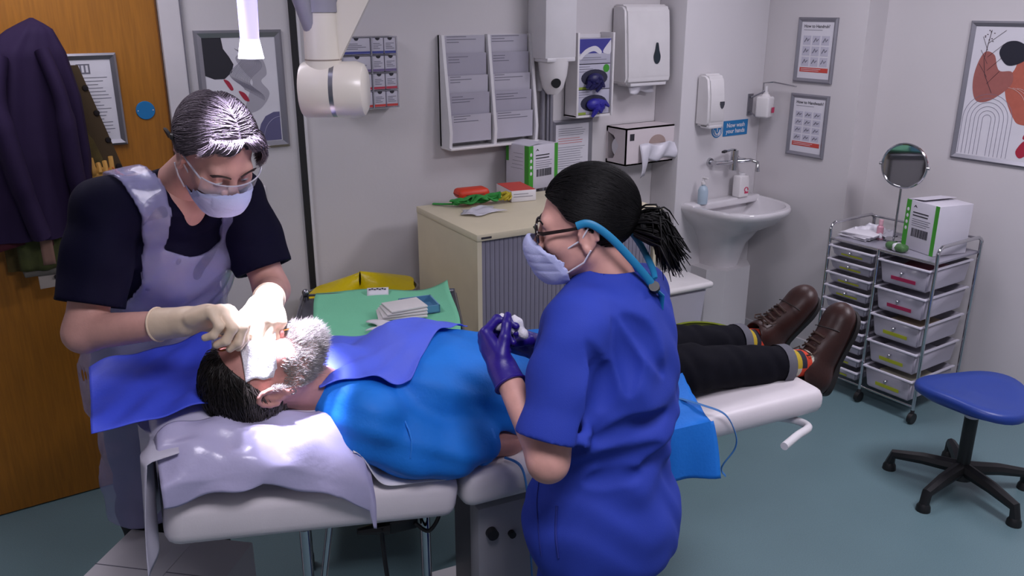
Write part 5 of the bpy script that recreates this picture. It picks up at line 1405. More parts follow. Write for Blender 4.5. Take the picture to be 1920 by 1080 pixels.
# pillow
M_pil = mat('pillow_film', '#cfcbe0', .32, bump=(14, .35), coat=.15)
def pil(u, v, side):
    x, y = 2 * u - 1, 2 * v - 1
    k = max(0, 1 - abs(x) ** 3.2) ** .5 * max(0, 1 - abs(y) ** 3.2) ** .5
    s_ = .205 + .235 * x * (1 - .06 * y * y); w = .285 + .275 * y * (1 - .06 * x * x)
    dent = -.022 * math.exp(-(((s_ - .23) / .10) ** 2 + ((w - .14) / .10) ** 2)) if side > 0 else 0
    z = .955 - .10 * (s_ - .2) + side * .074 * k + dent + side * .006 * math.sin(9 * x + 5 * y) * k * math.sin(4 * y + 2 * x)
    if s_ > .36: z -= (s_ - .36) * .35
    return (s_, w, z)
g = G()
g.grid(lambda u, v: bw(*pil(u, v, 1)), 44, 44); g.grid(lambda u, v: bw(*pil(u, v, -1)), 44, 44)
pillow = mk('pillow', g, M_pil, None, ang=70, weld=True)
tag(pillow, 'white plastic-covered pillow under the patient\'s head', 'pillow')
# pillow cover film hanging over the near edge of the couch
pbv = bvh_of([pillow])
def film_f(u, v):
    s_ = -.015 + .455 * u; w0 = .085
    def top(w):
        h = pbv.ray_cast(Vector(bw(s_, w, 1.5)), Vector((0, 0, -1))); return h[0].z if h[0] is not None else .93 - .1 * s_ - max(0, s_ - .36) * .35
    if v < .4:
        k = v / .4; w = w0 - (w0 - .018) * k; z = max(top(w), top(w + .012), top(w - .01)) + .009
    else:
        k = (v - .4) / .6; drop = .085 + .02 * math.sin(u * 5.0 + .4) + (.085 if u > .8 else .085 * max(0, (u - .45) / .35))
        w = .018 - .05 * math.sin(min(1, k * 1.6) * 1.5) - .008 * math.sin(u * 14 + k * 3) * k; z = max(top(.018), top(.03)) + .009 - k * drop
    return bw(s_, w, z + .004 * math.sin(u * 23 + v * 9) + .005 * math.sin(u * 13 - v * 15) * min(1, v * 3))
o = mk('pillow_film', G().grid(film_f, 60, 34), mat('loose_film', '#c4bfe2', .25, alpha=.86, bump=(16, .4)), None, ang=70, solid=.0015)
tag(o, 'loose translucent plastic film hanging from the pillow over the couch edge', 'plastic film')
def hang2(u, v):
    w = -.005 + .30 * u
    if v < .12:
        k = v / .12; return bw(.03 - .065 * k, w, 1.0 + .004 * math.sin(u * 8) - .01 * k)
    v = (v - .12) / .88
    return bw(-.035 - .012 * math.sin(u * 11 + v * 2) - .02 * v * (1 - u), w - .01 * v, .99 - (.27 - .03 * math.sin(u * 3)) * v)
o = mk('couch_paper', G().grid(hang2, 26, 30), mat('couch_paper_white', '#c6c3d2', .5, alpha=.95, bump=(20, .2)), None, ang=70, solid=.0015)
tag(o, 'white paper sheet hanging down at the head end of the couch', 'paper sheet')
# paper under the shoulders
pads = [c for c in t.children if c.name.startswith(('back_pad', 'seat_pad'))]
bv = bvh_of([pillow] + pads)
P = drape([(.40, -.006), (.665, -.002), (.665, .5), (.40, .5)], 40, 30, bv, lambda q: .78, .004, 30)
o = sheet_obj('couch_roll', P, M_paper); tag(o, 'strip of white couch roll beneath the patient\'s shoulders', 'paper sheet')
# blue drape under the head
M_dr = mat('blue_drape', '#3f55e0', .6, bump=(150, .08), var=(6, .06))
bv = bvh_of([pillow])
P = drape([(-.135, .085), (.12, .10), (.15, .46), (-.14, .40)], 46, 46, bv, lambda q: 1.035 + .10 * (q[1] - .05) + .12 * min(0, q[0] + .02), .004, 40, seed=3, wr=.010)
o = sheet_obj('head_drape', P, M_dr); tag(o, 'blue paper drape spread at the head end under the patient\'s hair', 'drape')
# blue bib over the chest
bd_ = [c for c in PT.children if c.name in ('gown', 'body')]
bv = bvh_of(bd_)
P = drape([(.35, .085), (.565, .06), (.82, .33), (.44, .50)], 56, 56, bv, lambda q: .98 if q[1] < .42 else .94, .008, 120, seed=9, wr=.012)
o = sheet_obj('chest_drape', P, mat('blue_drape_light', '#566ce8', .6, bump=(150, .08), var=(6, .06))); tag(o, 'blue paper drape laid over the patient\'s chest', 'drape')
# gauze over the eyes
hb = BVHTree.FromPolygons([Vector(p) for p in Pv], Qv.tolist())
P = drape([(.185, .052), (.255, .056), (.285, .20), (.188, .20)], 30, 40, hb, lambda q: 1.10, .006, 2, seed=12, wr=.006)
o = sheet_obj('eye_gauze', P, mat('white_gauze', '#e6e4ea', .8, bump=(240, .3)), .003); tag(o, 'white gauze laid over the patient\'s eyes', 'gauze')
# ------------------------------------------------------------------ surgeon leaning over the head end
DR = thing('person', 'surgeon in navy scrubs, plastic apron and face mask bending over the patient', 'person', (.415, 2.48, 0))
DB = V(.35, 2.46, 0)
def dv(p): return Vector(p) - DR.location
DS = 1.0
PEL = V(.415, 2.46, .97); NEC = V(.462, 2.15, 1.475); DHC = V(.527, 2.0, 1.583)
shR, shL = V(.298, 2.13, 1.455), V(.625, 2.235, 1.425)
elR, wrR = V(.200, 2.05, 1.19), V(.366, 1.855, 1.238)
elL, wrL = V(.665, 2.125, 1.185), V(.580, 1.892, 1.240)
DF = unit(V(.30, -.95, 0)); DU = unit(NEC - PEL); DM = frame(DF, DU); DLt = DM[:, 0]
def lerp(a, b, t): return a + (b - a) * t
CHE = lerp(PEL, NEC, .70); BEL = lerp(PEL, NEC, .35)
# camera-like axes of the head: bowed and turned to his left
fq = unit(V(.13, -.69, -.65)); HMd = frame(fq, V(.05, -.45, .9))
lo, hi = bounds([DHC - .15, DHC + .15, NEC - .09, NEC + .09], .015)
Sh2 = SDF(lo, hi, .0028)
DL = make_head(Sh2, DHC, HMd, NEC, DS, (.056, .06))
lo, hi = bounds([PEL - .25, PEL + .25, shR - .12, shL + .12, wrR - .06, wrL - .06, V(.2, 2.3, .0), V(.55, 2.62, .0)], .03)
Sb2 = SDF(lo, hi, .006)
Sb2.ell(PEL, (.165, .115, .12), DM, .06); Sb2.ell(BEL, (.15, .11, .16), DM, .08); Sb2.ell(CHE, (.165, .11, .15), DM, .08)
Sb2.chain([shR, NEC - V(0, 0, .03), shL], [.055, .06, .055], .05)
Sb2.chain([shR, elR, wrR], [.056, .043, .03], .025); Sb2.chain([shL, elL, wrL], [.056, .043, .03], .025)
legs = [[PEL + DLt * q * .085 - V(0, 0, .05), PEL + DLt * q * .09 + V(0, .02, -.5), PEL + DLt * q * .095 + V(0, .07, -.90)] for q in (-1, 1)]
for A in legs: Sb2.chain(A, [.085, .057, .042], .04)
emit('body', [Sh2, Sb2], M_skin2, DR)
# scrub top
M_nav = mat('navy_scrub', '#0c0a22', .8, bump=(500, .1), var=(7, .15), spec=.12)
def scrub(S, inf, sleeves=True, k=.05):
    S.ell(PEL + DU * .02, np.array((.178, .128, .14)) + inf, DM, k + .02); S.ell(BEL, np.array((.168, .125, .17)) + inf, DM, .08); S.ell(CHE, np.array((.18, .125, .165)) + inf, DM, .08)
    S.chain([shR, NEC - V(0, 0, .025), shL], [.068 + inf, .072 + inf, .068 + inf], .05)
    if sleeves:
        for a, b in ((shR, elR), (shL, elL)):
            e = lerp(a, b, .78); S.chain([a, lerp(a, b, .4), e], [.070 + inf, .074 + inf, .078 + inf], .03)
lo, hi = bounds([PEL - .24, PEL + .24, shR - .13, shL + .13, elR - .1, elL - .1], .02)
S = SDF(lo, hi, .005); scrub(S, 0.0); S.wrinkle(.006, [30, 45, 60, 80], 21)
for a, b in ((shR, elR), (shL, elL)):
    d = unit(b - a); e = lerp(a, b, .78)
    x, y, z = S.local(e + d * .0, frame(d, V(.3, -.3, 1)))
    S.F = np.where((y > -.05) & (x ** 2 + z ** 2 < .15 ** 2), np.maximum(S.F, y), S.F)
    S.cap(e - d * .04, e + d * .08, .052, .072, .004, 'sub')
S.plane(PEL - V(0, 0, .16), -UZ)
# V neck
nf = NEC + DM[:, 1] * .07; S.cap(NEC + DU * .05 + DM[:, 1] * .02, NEC + DM[:, 1] * .05, .058, .045, .01, 'sub'); S.cap(nf + DU * .0, CHE + DM[:, 1] * .15 + DU * .02, .05, .002, .008, 'sub')
emit('scrub_top', S, M_nav, DR)
# trousers and shoes
lo, hi = bounds([PEL - .24, PEL + .24, legs[0][2] - .1, legs[1][2] + .1], .02); S = SDF(lo, hi, .006)
S.ell(PEL - V(0, 0, .02), (.172, .122, .125), DM, .05)
for A in legs: S.chain(A, [.096, .08, .07], .04)
S.wrinkle(.006, [40, 60], 3); emit('trousers', S, mat('black_trousers', '#0c0c12', .8), DR)
for A in legs:
    a = A[2]; lo, hi = bounds([a - .12, a + .12, a + DF * .25], .03); S = SDF(lo, hi, .006)
    S.chain([V(a[0], a[1], .05) - DF * .05, V(a[0], a[1], .05), V(a[0], a[1], .04) + DF * .16], [.04, .045, .038], .03); S.plane((0, 0, .001), -UZ); emit('shoe', S, M_black, DR)
# plastic apron: a shell over the front of the scrubs, cut to an outline
lo, hi = bounds([PEL - .30, PEL + .27, shR - .1, shL + .1, V(.15, 2.2, .40), V(.6, 2.6, .4)], .02)
S = SDF(lo, hi, .0055); scrub(S, .012, False)
S.chain([legs[0][0], legs[0][1]], [.108, .108], .12); S.chain([legs[1][0], legs[1][1]], [.108, .108], .12); S.ell(lerp(legs[0][1], legs[1][1], .5), (.17, .11, .16), DM, .10)
S.wrinkle(.012, [24, 38, 55, 75], 33)
x, y, z = S.local(PEL, frame(DF, UZ)); zz = z + PEL[2]
cl = NEC - PEL; sh_x = float(cl @ frame(DF, UZ)[:, 0]); sh_y = float(cl @ DF)
tt = np.clip((zz - PEL[2]) / cl[2], -.2, 1.3); xl = x - tt * sh_x * (tt > 0); yl = y - tt * sh_y * (tt > 0)
out = [(-.225, .475), (.22, .475), (.22, .80), (.20, 1.05), (.155, 1.23), (.118, 1.34), (.10, 1.42), (.115, 1.56), (.055, 1.56), (.062, 1.44), (.075, 1.335), (.03, 1.315), (-.03, 1.315), (-.085, 1.345), (-.068, 1.43), (-.058, 1.56), (-.15, 1.56), (-.135, 1.45), (-.125, 1.36), (-.15, 1.22), (-.21, 1.05), (-.22, .80)]
pd = poly_sd(xl, zz, out)
shell = np.abs(S.F) - .0058
S.F = np.maximum(np.maximum(shell, pd), -(yl + .03 + .06 * (zz > 1.38))).astype(np.float32)
M_apr = mat('apron_film', '#a9a8d6', .20, alpha=.42, bump=(17, 1.0), coat=.4)
emit('apron', S, M_apr, DR, 3)
# mask, loops, glasses
def face_shell(Hc, Hm, s, neck, outl, inf, th, bulge, h=.0022, nr=(.05, .05)):
    lo, hi = bounds([Hc - .15 * s, Hc + .15 * s], .0); S = SDF(lo, hi, h)
    Lx = lambda a, b, c_: Hc + Hm @ (np.array([a, b, c_]) * s)
    S.ell(Lx(0, .032, -.035), np.array([.060, .060, .078]) * s, Hm, 0)
    for q in (-1, 1):
        S.cap(Lx(q * .05, .0, -.055), Lx(q * .022, .066, -.096), .022 * s, .02 * s, .03); S.ell(Lx(q * .038, .058, -.028), np.array([.028] * 3) * s, Hm, .025)
    S.ell(Lx(0, .074, -.098), .024 * s, Hm, .02); S.cap(Lx(0, .088, .0), Lx(0, .110, -.032), .012 * s, .016 * s, .03); S.ell(Lx(0, .098, -.06), np.array([.034, .026, .036]) * s, Hm, .04)
    S.F -= inf
    x, y, z = S.local(Hc, Hm)
    for k in range(3): S.F = S.F + .0012 * np.exp(-(((z / s + .045 + .02 * k) / .0025) ** 2)) * (y > .03)
    S.F = np.maximum(np.maximum(np.abs(S.F) - th, poly_sd(x / s, z / s, outl) * s), -(y / s - max(.012, bulge))).astype(np.float32)
    return S, Lx
MO = [(-.066, -.045), (-.05, -.028), (-.02, -.012), (0, -.006), (.02, -.012), (.05, -.028), (.066, -.045), (.062, -.095), (.045, -.122), (0, -.128), (-.045, -.122), (-.062, -.095)]
S, Lx = face_shell(DHC, HMd, DS, NEC, MO, .006, .0034, 0)
emit('face_mask', S, M_mask, DR, 3)
def loops(Lx, parent, dvf, qs, e=(.066, .018)):
    for q in qs:
        for z0, z1 in ((-.040, .012), (-.092, -.038)):
            mk('ear_loop', G().tube([dvf(Lx(q * e[0], e[1], z0)), dvf(Lx(q * .079, .004, (z0 + z1) / 2)), dvf(Lx(q * .085, -.014, z1))], .0019, n=6), M_loop, parent)
loops(Lx, DR, dv, (-1, 1))
M_lens = mat('clear_lens', '#d8d8e8', .05, alpha=.22, spec=.8)
g = G(); g.grid(lambda u, v: dv(Lx(.078 * math.sin((u - .5) * 2.3) , .050 + .066 * math.cos((u - .5) * 2.3) , .016 - .042 * v + (.010 * abs(math.cos(math.pi * u)) * -1 + .010) * v)), 30, 8); mk('safety_lens', g, M_lens, DR, ang=70, solid=.0015)
g = G(); g.tube([dv(Lx(.079 * math.sin((u / 24 - .5) * 2.3), .051 + .066 * math.cos((u / 24 - .5) * 2.3), .017)) for u in range(25)], .0018, n=6); mk('safety_brow_bar', g, mat('clear_frame', '#c9c7d6', .15, alpha=.7), DR)
for q in (-1, 1): mk('temple_arm', G().tube([dv(Lx(q * .073, .078, .012)), dv(Lx(q * .081, .03, .012)), dv(Lx(q * .085, -.012, .014))], .0022, n=6), MATS['clear_frame'], DR)
g = G(); g.tube([dv(Lx(*p)) for p in smoothpts([(-.086, -.008, .02), (-.09, -.035, .022), (-.088, -.075, .005), (-.07, -.105, -.035), (-.045, -.125, -.085)], 5)], .0035, n=6); mk('retainer_cord', g, M_black, DR)
mk('cord_toggle', G().box(dv(Lx(-.09, -.038, .023)), (.012, .012, .014), bev=.003), M_black, DR)
for q in (-1, 1): eye_mesh(DR, DL, HMd, DS, [M_eyew, M_iris, M_pupil], q, (0, .9, -.45))
g = G()
for q in (-1, 1):
    for k in range(16):
        a = .012 + .036 * k / 15; g.tube([dv(DL(q * a, .0975 - .35 * (a - .012) , .020 + .004 * math.sin(k / 15 * 3))), dv(DL(q * (a + .008), .0965 - .40 * (a - .012), .025 + .004 * math.sin(k / 15 * 3)))], [.0024, .001], n=4)
mk('eyebrows', g, mat('brown_brow', '#3a2a26', .7), DR)
# hair: grey, parted, swept
M_hd = mat('grey_hair', '#665d65', .68, var=(160, .15), spec=.14); M_hd2 = mat('dark_grey_hair', '#665e66', .7, var=(160, .15), spec=.14)
LD = ([-.11, -.05, -.015, .0, .02, .045, .075, .11], [-.07, -.05, .0, .018, .03, .068, .090, .115])
S = cap_hair('hair', DHC, HMd, DS, LD, M_hd, DR, .007)
Pq, Qq = S.mesh(); np_mesh('hair', relax(Pq, Qq, 2), Qq, M_hd2, DR)
def line_d(p): return np.interp(p[:, 1], LD[0], LD[1]) + .002
rt_ = hair_roots(7000, 5, lambda p: line_d(p) + .006 * np.sin(p[:, 0] * 260) + .003 * np.sin(p[:, 1] * 500))
part = .012
def flow_d(p):
    sgn = np.where(p[:, 0] > part, 1., -1.); front = np.clip((p[:, 1] - .02) / .05, 0, 1)
    return np.stack([sgn * (.8 + .3 * front), -.75 + .25 * np.sin(p[:, 1] * 60) + .55 * front, -.4 * np.ones(len(p)) - (np.abs(p[:, 0]) > .05) * .5], 1)
pth = comb(DHC, HMd, RAD + .009, rt_, flow_d, 8, .0095, .10, s=DS, jitter=.10, seed=6, line=line_d)
strands('hair_strands', pth, np.random.RandomState(3).uniform(.0007, .0014, len(pth)), M_hd, DR)
# fringe: rolls up from the hairline and falls to either side; fuller fall on his left temple
rs = np.random.RandomState(8); loc = []
for c_ in range(15):      # clustered locks rolling off the hairline
    xc = -.05 + .092 * c_ / 14; sg = 1 if xc > part else -1; big = rs.uniform(.55, .9) * (1.2 if xc > .02 else 1)
    zc = .099 - 3.2 * xc * xc; yc = .070 - 7.5 * xc * xc
    for k in range(55):
        j = rs.normal(size=3) * V(.0035, .002, .002); L0 = big * rs.uniform(.85, 1.15)
        p0 = V(xc, yc - .008, zc + .004) + j; p1 = p0 + V(sg * .004, .012, .006) * L0; p2 = p1 + V(sg * .008, .008, -.006) * L0; p3 = p2 + V(sg * .009, .001, -.012) * L0 + j * .5
        p4 = p3 + V(sg * .008, -.003, -.010) * L0; p5 = p4 + V(sg * .006, -.001, -.002) * L0
        loc.append([p0, p1, p2, p3, p4, p5])
for k in range(420):
    a = rs.uniform(0, 1); p0 = V(.042 + .02 * a, .058 - .05 * a, .092 - .015 * a) + rs.normal(size=3) * .003
    p1 = p0 + V(.022, .008, -.008); p2 = p1 + V(.013, .006, -.028); p3 = p2 + V(-.002, .002, -.024); p4 = p3 + V(-.012, .0, -.010)
    loc.append([p0, lerp(p0, p1, .5) + V(.002, .002, .003), p1, p2, p3, p4])
A = np.array(loc); A = DHC + (A * DS) @ HMd.T
strands('fringe', A, rs.uniform(.0008, .0015, len(A)), M_hd, DR)
# gloved hands
M_lat = mat('latex_glove', '#dcc5ab', .5, bump=(60, .1), var=(20, .04))
def glove(name, W, d, p, th, curls, thumb, arm, parent, m, s=1.0, tdir=None, cuff=.075, spread=.05, cr=.036):
    lo, hi = bounds([W - .13, W + .13, W + unit(d) * .16], .03); S = SDF(lo, hi, .0026)
    tips = make_hand(S, W, d, p, th, curls, thumb, spread, s, tdir)
    a = unit(arm - W); S.cap(W + a * cuff, W, cr, .031, .012)
    S.F -= .0012
    x, y, z = S.local(W + a * cuff, frame(a, UZ + .01)); S.F = np.maximum(S.F, y).astype(np.float32)
    o = emit(name, S, m, parent, 1)
    g = G(); n1 = unit(np.cross(a, UZ)); n2 = np.cross(n1, a)
    base = Vector(parent.location)
    g.tube([Vector(W + a * (cuff - .002) + (n1 * math.cos(q) + n2 * math.sin(q)) * (cr + .001)) - base for q in [2 * math.pi * i / 24 for i in range(24)]], .0028, n=6, closed=True)
    mk('glove_cuff', g, m, parent)
    return tips
RTc = V(.829, -.559, 0); FHc = V(.559, .829, 0)
dR = RTc * .93 + UZ * .28 - FHc * .12
tR = glove('glove', wrR + unit(dR) * .02, dR, -UZ * .85 + RTc * .05 - FHc * .35, FHc, [(52, 55, 30), (58, 62, 38), (64, 68, 40), (68, 70, 40)], (.25, .45, .55), elR, DR, M_lat, 1.06, spread=.012)
dL_ = -FHc * .85 - UZ * .12 + RTc * .22
tL = glove('glove', wrL + unit(dL_) * .01, dL_, -UZ * .85 - RTc * .45, -RTc * .8 + UZ * .2, [(50, 55, 30), (56, 60, 38), (60, 66, 40), (64, 68, 40)], (.25, .45, .55), elL, DR, M_lat, 1.04, spread=.015)
# instruments in the hands
t = thing('tissue_forceps', 'steel tissue forceps in the surgeon\'s right hand', 'forceps', tuple(lerp(tR[0], tR[4], .5)))
c0 = V(t.location); tip = bw(.305, .135, 1.205); back = c0 + unit(c0 - tip) * .06 + V(0, .02, .03)
for q in (-1, 1): mk('arm', G().tube([Vector(back - c0), Vector(lerp(back, tip, .5) + RTc * q * .005 - c0), Vector(tip + RTc * q * .0012 - c0)], [.003, .0035, .0012], n=6), M_chrome, t)
t = thing('needle_holder', 'steel needle holder with ring handles in the surgeon\'s left hand', 'needle holder', tuple(lerp(tL[0], tL[4], .5)))
c0 = V(t.location); tip = bw(.318, .125, 1.195)
dd = unit(c0 - tip); sd = unit(np.cross(dd, UZ))
for q in (-1, 1):
    g = G(); g.tube([Vector(tip + sd * q * .001 - c0), Vector(lerp(tip, c0, .4) - c0), Vector(c0 + sd * q * -.010 + dd * .02 - c0)], [.0015, .0028, .0026], n=6)
    cc = c0 + sd * q * -.018 + dd * .035; g.tube([Vector(cc + (dd * math.cos(a) * .014 + sd * math.sin(a) * .011) - c0) for a in [i * .4 for i in range(16)]], .0024, n=6, closed=True)
    mk('half', g, mat('copper_handle', '#b0653a', .25, metal=1), t)
# ------------------------------------------------------------------ nurse beside the couch
NU = thing('person', 'nurse with black ponytail in royal blue scrubs and purple gloves beside the couch', 'person', (1.165, 1.31, 0))
def nv(p): return Vector(p) - NU.location
NP = V(1.150, 1.322, .81); NN = V(1.175, 1.352, 1.325); NHC = V(1.132, 1.401, 1.449)
nF = unit(-RTc * .80 + FHc * .60); nUp = unit(NN - NP); NM = frame(nF, nUp); nL = NM[:, 0]
SHc = NN - UZ * .070
nsL, nsR = SHc + nL * .158 + nF * .0 + RTc * .012, SHc - nL * .165 + nF * .015
neL, nwL = V(.930, 1.245, 1.005), V(.945, 1.43, 1.135)
neR, nwR = V(1.265, 1.50, .985), V(1.125, 1.545, 1.11)
fN = unit(-RTc * .97 + FHc * .10 - UZ * .14); NHM = frame(fN, UZ - RTc * .10)
NS = .97
lo, hi = bounds([NHC - .15, NHC + .15, NN - .09, NN + .09], .015)
Sh3 = SDF(lo, hi, .0028); NL = make_head(Sh3, NHC, NHM, NN, NS, (.05, .056), female=True)
lo, hi = bounds([NP - .25, NP + .25, nsL - .1, nsR + .1, neL - .08, neR + .08, nwL, nwR, V(1.0, 1.2, 0), V(1.35, 1.5, 0)], .03)
Sb3 = SDF(lo, hi, .006)
NW = lerp(NP, NN, .42); NC = lerp(NP, NN, .74)
Sb3.ell(NP, (.175, .135, .14), NM, .06); Sb3.ell(NW, (.145, .115, .14), NM, .08); Sb3.ell(NC, (.135, .095, .12), NM, .08)
Sb3.chain([nsL, NN - UZ * .05, nsR], [.042, .05, .042], .05)
Sb3.chain([nsL, neL, nwL], [.05, .04, .027], .025); Sb3.chain([nsR, neR, nwR], [.05, .04, .027], .025)
nlegs = [[NP + nL * q * .09 - UZ * .06, NP + nL * q * .095 - UZ * .42 + nF * .01, V(*(NP + nL * q * .10)[:2], .08)] for q in (-1, 1)]
for A in nlegs: Sb3.chain(A, [.09, .06, .042], .04)
emit('body', [Sh3, Sb3], M_skin2, NU)
# tunic
M_roy = mat('royal_scrub', '#2b40a6', .75, bump=(500, .1), var=(6, .08), spec=.25)
lo, hi = bounds([NP - .27, NP + .27, nsL - .13, nsR + .13, neL - .1, neR + .1], .02)
S = SDF(lo, hi, .0048)
S.ell(NP + nUp * -.02, (.198, .160, .17), NM, .09); S.ell(NP - UZ * .09, (.20, .165, .12), NM, .08); S.ell(NW, (.185, .155, .17), NM, .09); S.ell(NC, (.178, .138, .155), NM, .09)
S.chain([nsL, NN - UZ * .055, nsR], [.066, .074, .066], .06); S.cap(NN - UZ * .06, NN + nUp * .0, .085, .066, .04)
x, y, z = S.local(NP, frame(nF, UZ))
S.F = S.F + (.009 * np.sin(62 * (z + .3 * x - .15 * y) + 3 * np.sin(9 * y + 5 * x)) * np.exp(-((z - .19) / .075) ** 2) + .006 * np.sin(40 * x + 12 * z + 2 * np.sin(14 * y)) * np.exp(-((z - .36) / .1) ** 2)).astype(np.float32)      # folds at the waist
S.wrinkle(.009, [22, 34, 50, 70], 41)
S.plane(NP - UZ * .135, -UZ)
S.cap(NN + nUp * .03, NN + nUp * .005 + nF * .02, .060, .056, .008, 'sub'); S.cap(NN + nUp * .03, NN + nF * .07 - UZ * .03, .058, .05, .008, 'sub'); S.cap(NN + nF * .06, NC + nF * .15 + UZ * .03, .045, .004, .008, 'sub')
S2 = SDF(lo, hi, .0048)
for a, b in ((nsL, neL), (nsR, neR)): S2.chain([a, lerp(a, b, .4), lerp(a, b, .84), lerp(a, b, 1.0)], [.070, .072, .072, .072], .03)
S2.wrinkle(.006, [35, 50], 44)
for a, b in ((nsL, neL), (nsR, neR)):
    d = unit(b - a); e = lerp(a, b, .84); x, y, z = S2.local(e, frame(d, V(.3, -.3, 1)))
    S2.F = np.where((y > -.05) & (x ** 2 + z ** 2 < .13 ** 2), np.maximum(S2.F, y), S2.F); S2.cap(e - d * .04, e + d * .08, .052, .066, .004, 'sub')
k_ = .025; h_ = np.maximum(k_ - np.abs(S.F - S2.F), 0) / k_; S.F = np.minimum(S.F, S2.F) - h_ * h_ * k_ * .25
def on_surf(bv, p, d):
    h = bv.ray_cast(Vector(p), Vector(d)); return np.array(h[0]) if h[0] is not None else None
Pn, Qn = S.mesh(); nb = BVHTree.FromPolygons([Vector(p) for p in Pn], Qn.tolist())
toC = unit(V(0, 0, 1.9) - V(1.15, 1.3, .9))
def on_tunic(pts, n=8):
    q = [on_surf(nb, np.array(p) + toC * .4, -toC) for p in smoothpts(pts, n)]
    return [p for p in q if p is not None]
# creases pressed into the cloth
for pts, r in (([(1.12, 1.276, 1.262), (1.129, 1.249, 1.208), (1.131, 1.228, 1.16), (1.119, 1.217, 1.112)], .006),
               ([(1.066, 1.291, 1.208), (1.077, 1.265, 1.16), (1.065, 1.251, 1.106), (1.042, 1.245, 1.053), (1.013, 1.243, .999)], .010),
               ([(1.034, 1.239, 1.022), (1.087, 1.207, 1.033), (1.148, 1.176, 1.058), (1.183, 1.162, 1.083)], .008),
               ([(1.038, 1.215, .972), (1.096, 1.18, .979), (1.158, 1.15, 1.012)], .007), ([(1.009, 1.222, .94), (1.061, 1.189, .945), (1.11, 1.16, .956)], .007),
               ([(1.094, 1.258, 1.171), (1.081, 1.249, 1.128), (1.064, 1.243, 1.085)], .006), ([(1.135, 1.268, 1.267), (1.174, 1.225, 1.224), (1.191, 1.188, 1.16)], .005)):
    q = on_tunic(pts)
    for k, (a, b) in enumerate(zip(q, q[1:])):
        w_ = math.sin(math.pi * (k + .7) / (len(q) + .4)); S.cap(a + toC * .003, b + toC * .003, r * w_ + .001, r * w_ + .001, .03 * w_ + .004, 'sub')
emit('tunic', S, M_roy, NU)
M_seam = mat('scrub_seam', '#1c2c86', .8)
for nm, pts, r in (('side_vent', [(.95, 1.243, .891), (.938, 1.229, .838), (.933, 1.211, .784)], .003), ('pocket_seam', [(.926, 1.285, .956), (.911, 1.269, .891), (.9, 1.233, .784)], .0016)):
    mk(nm, G().tube([nv(p + toC * .0008) for p in on_tunic(pts)], r, n=5), M_seam, NU)
# trousers, shoes
lo, hi = bounds([NP - .25, NP + .25, nlegs[0][2] - .1, nlegs[1][2] + .1], .02); S = SDF(lo, hi, .006)
S.ell(NP - UZ * .02, (.182, .142, .14), NM, .05)
for A in nlegs: S.chain(A, [.108, .088, .075], .05)
S.wrinkle(.006, [40, 60], 13); emit('trousers', S, M_roy, NU)
for A in nlegs:
    a = A[2]; lo, hi = bounds([a - .12, a + .12, a + nF * .25], .03); S = SDF(lo, hi, .006)
    S.chain([V(a[0], a[1], .045) - nF * .05, V(a[0], a[1], .045), V(a[0], a[1], .035) + nF * .14], [.037, .042, .034], .03); S.plane((0, 0, .001), -UZ); emit('shoe', S, M_black, NU)
# mask, loops, glasses, retainer band
S, Lx = face_shell(NHC, NHM, NS, NN, MO, .006, .0034, .042); emit('face_mask', S, M_mask, NU, 3); loops(Lx, NU, nv, (-1, 1), (.060, .047))
M_spec = mat('dark_tortoise', '#1c0f10', .25)
def rim(q): return [nv(Lx(q * .034 + .024 * math.cos(a), .108 - .16 * abs(q * .034 + .024 * math.cos(a)) , -.001 + .0195 * math.sin(a))) for a in [2 * math.pi * i / 24 for i in range(24)]]
for q in (-1, 1):
    mk('glasses_rim', G().tube(rim(q), .0027, n=6, closed=True), M_spec, NU)
    g = G(); vs = [g.bm.verts.new(p) for p in rim(q)]; g.bm.faces.new(vs); mk('glasses_lens', g, M_lens, NU, ang=0)
    mk('glasses_temple', G().tube([nv(Lx(q * .058, .098, .006)), nv(Lx(q * .071, .085, .007)), nv(Lx(q * .082, .03, .012)), nv(Lx(q * .086, -.008, .016))], [.0045, .0045, .004, .003], n=6, flat=(.5, 1)), M_spec, NU)
mk('glasses_bridge', G().tube([nv(Lx(-.011, .107, .004)), nv(Lx(0, .111, .007)), nv(Lx(.011, .107, .004))], .0022, n=6), M_spec, NU)
M_band = mat('teal_band', '#1f7fae', .5)
mk('retainer_band', G().tube([nv(Lx(*p)) for p in smoothpts([(.087, .010, .020), (.090, -.012, .024), (.092, -.035, .012), (.090, -.065, -.02), (.084, -.098, -.068), (.075, -.125, -.112), (.07, -.140, -.14)], 5)], .0085, n=8, flat=(.45, 1)), M_band, NU)
mk('retainer_band', G().tube([nv(Lx(*p)) for p in smoothpts([(-.087, .010, .020), (-.092, -.035, .012), (-.07, -.105, -.05), (-.0, -.14, -.11), (.04, -.145, -.132)], 5)], .0075, n=8, flat=(.45, 1)), M_band, NU)
tg = nv(Lx(.07, -.141, -.142)); mk('band_toggle', G().cyl(tg + Vector((-.006, -.006, .006)), tg + Vector((.008, .006, -.006)), .0115, n=14), M_black, NU)
mk('band_tail', G().tube([tg, tg + Vector((.022, .0, -.02)), tg + Vector((.028, .003, -.055))], [.007, .010, .006], n=8, flat=(1, .4)), M_band, NU)
for q in (-1, 1): eye_mesh(NU, NL, NHM, NS, [M_eyew, M_iris, M_pupil], q, (0, 1, -.25))
g = G()
for q in (-1, 1):
    for k in range(14):
        a = .012 + .034 * k / 13; g.tube([nv(NL(q * a, .0985 - .35 * (a - .012), .021 + .004 * math.sin(k / 13 * 3))), nv(NL(q * (a + .008), .0975 - .40 * (a - .012), .025 + .004 * math.sin(k / 13 * 3)))], [.0015, .0006], n=4)
mk('eyebrows', g, mat('black_brow', '#120d0d', .7), NU)
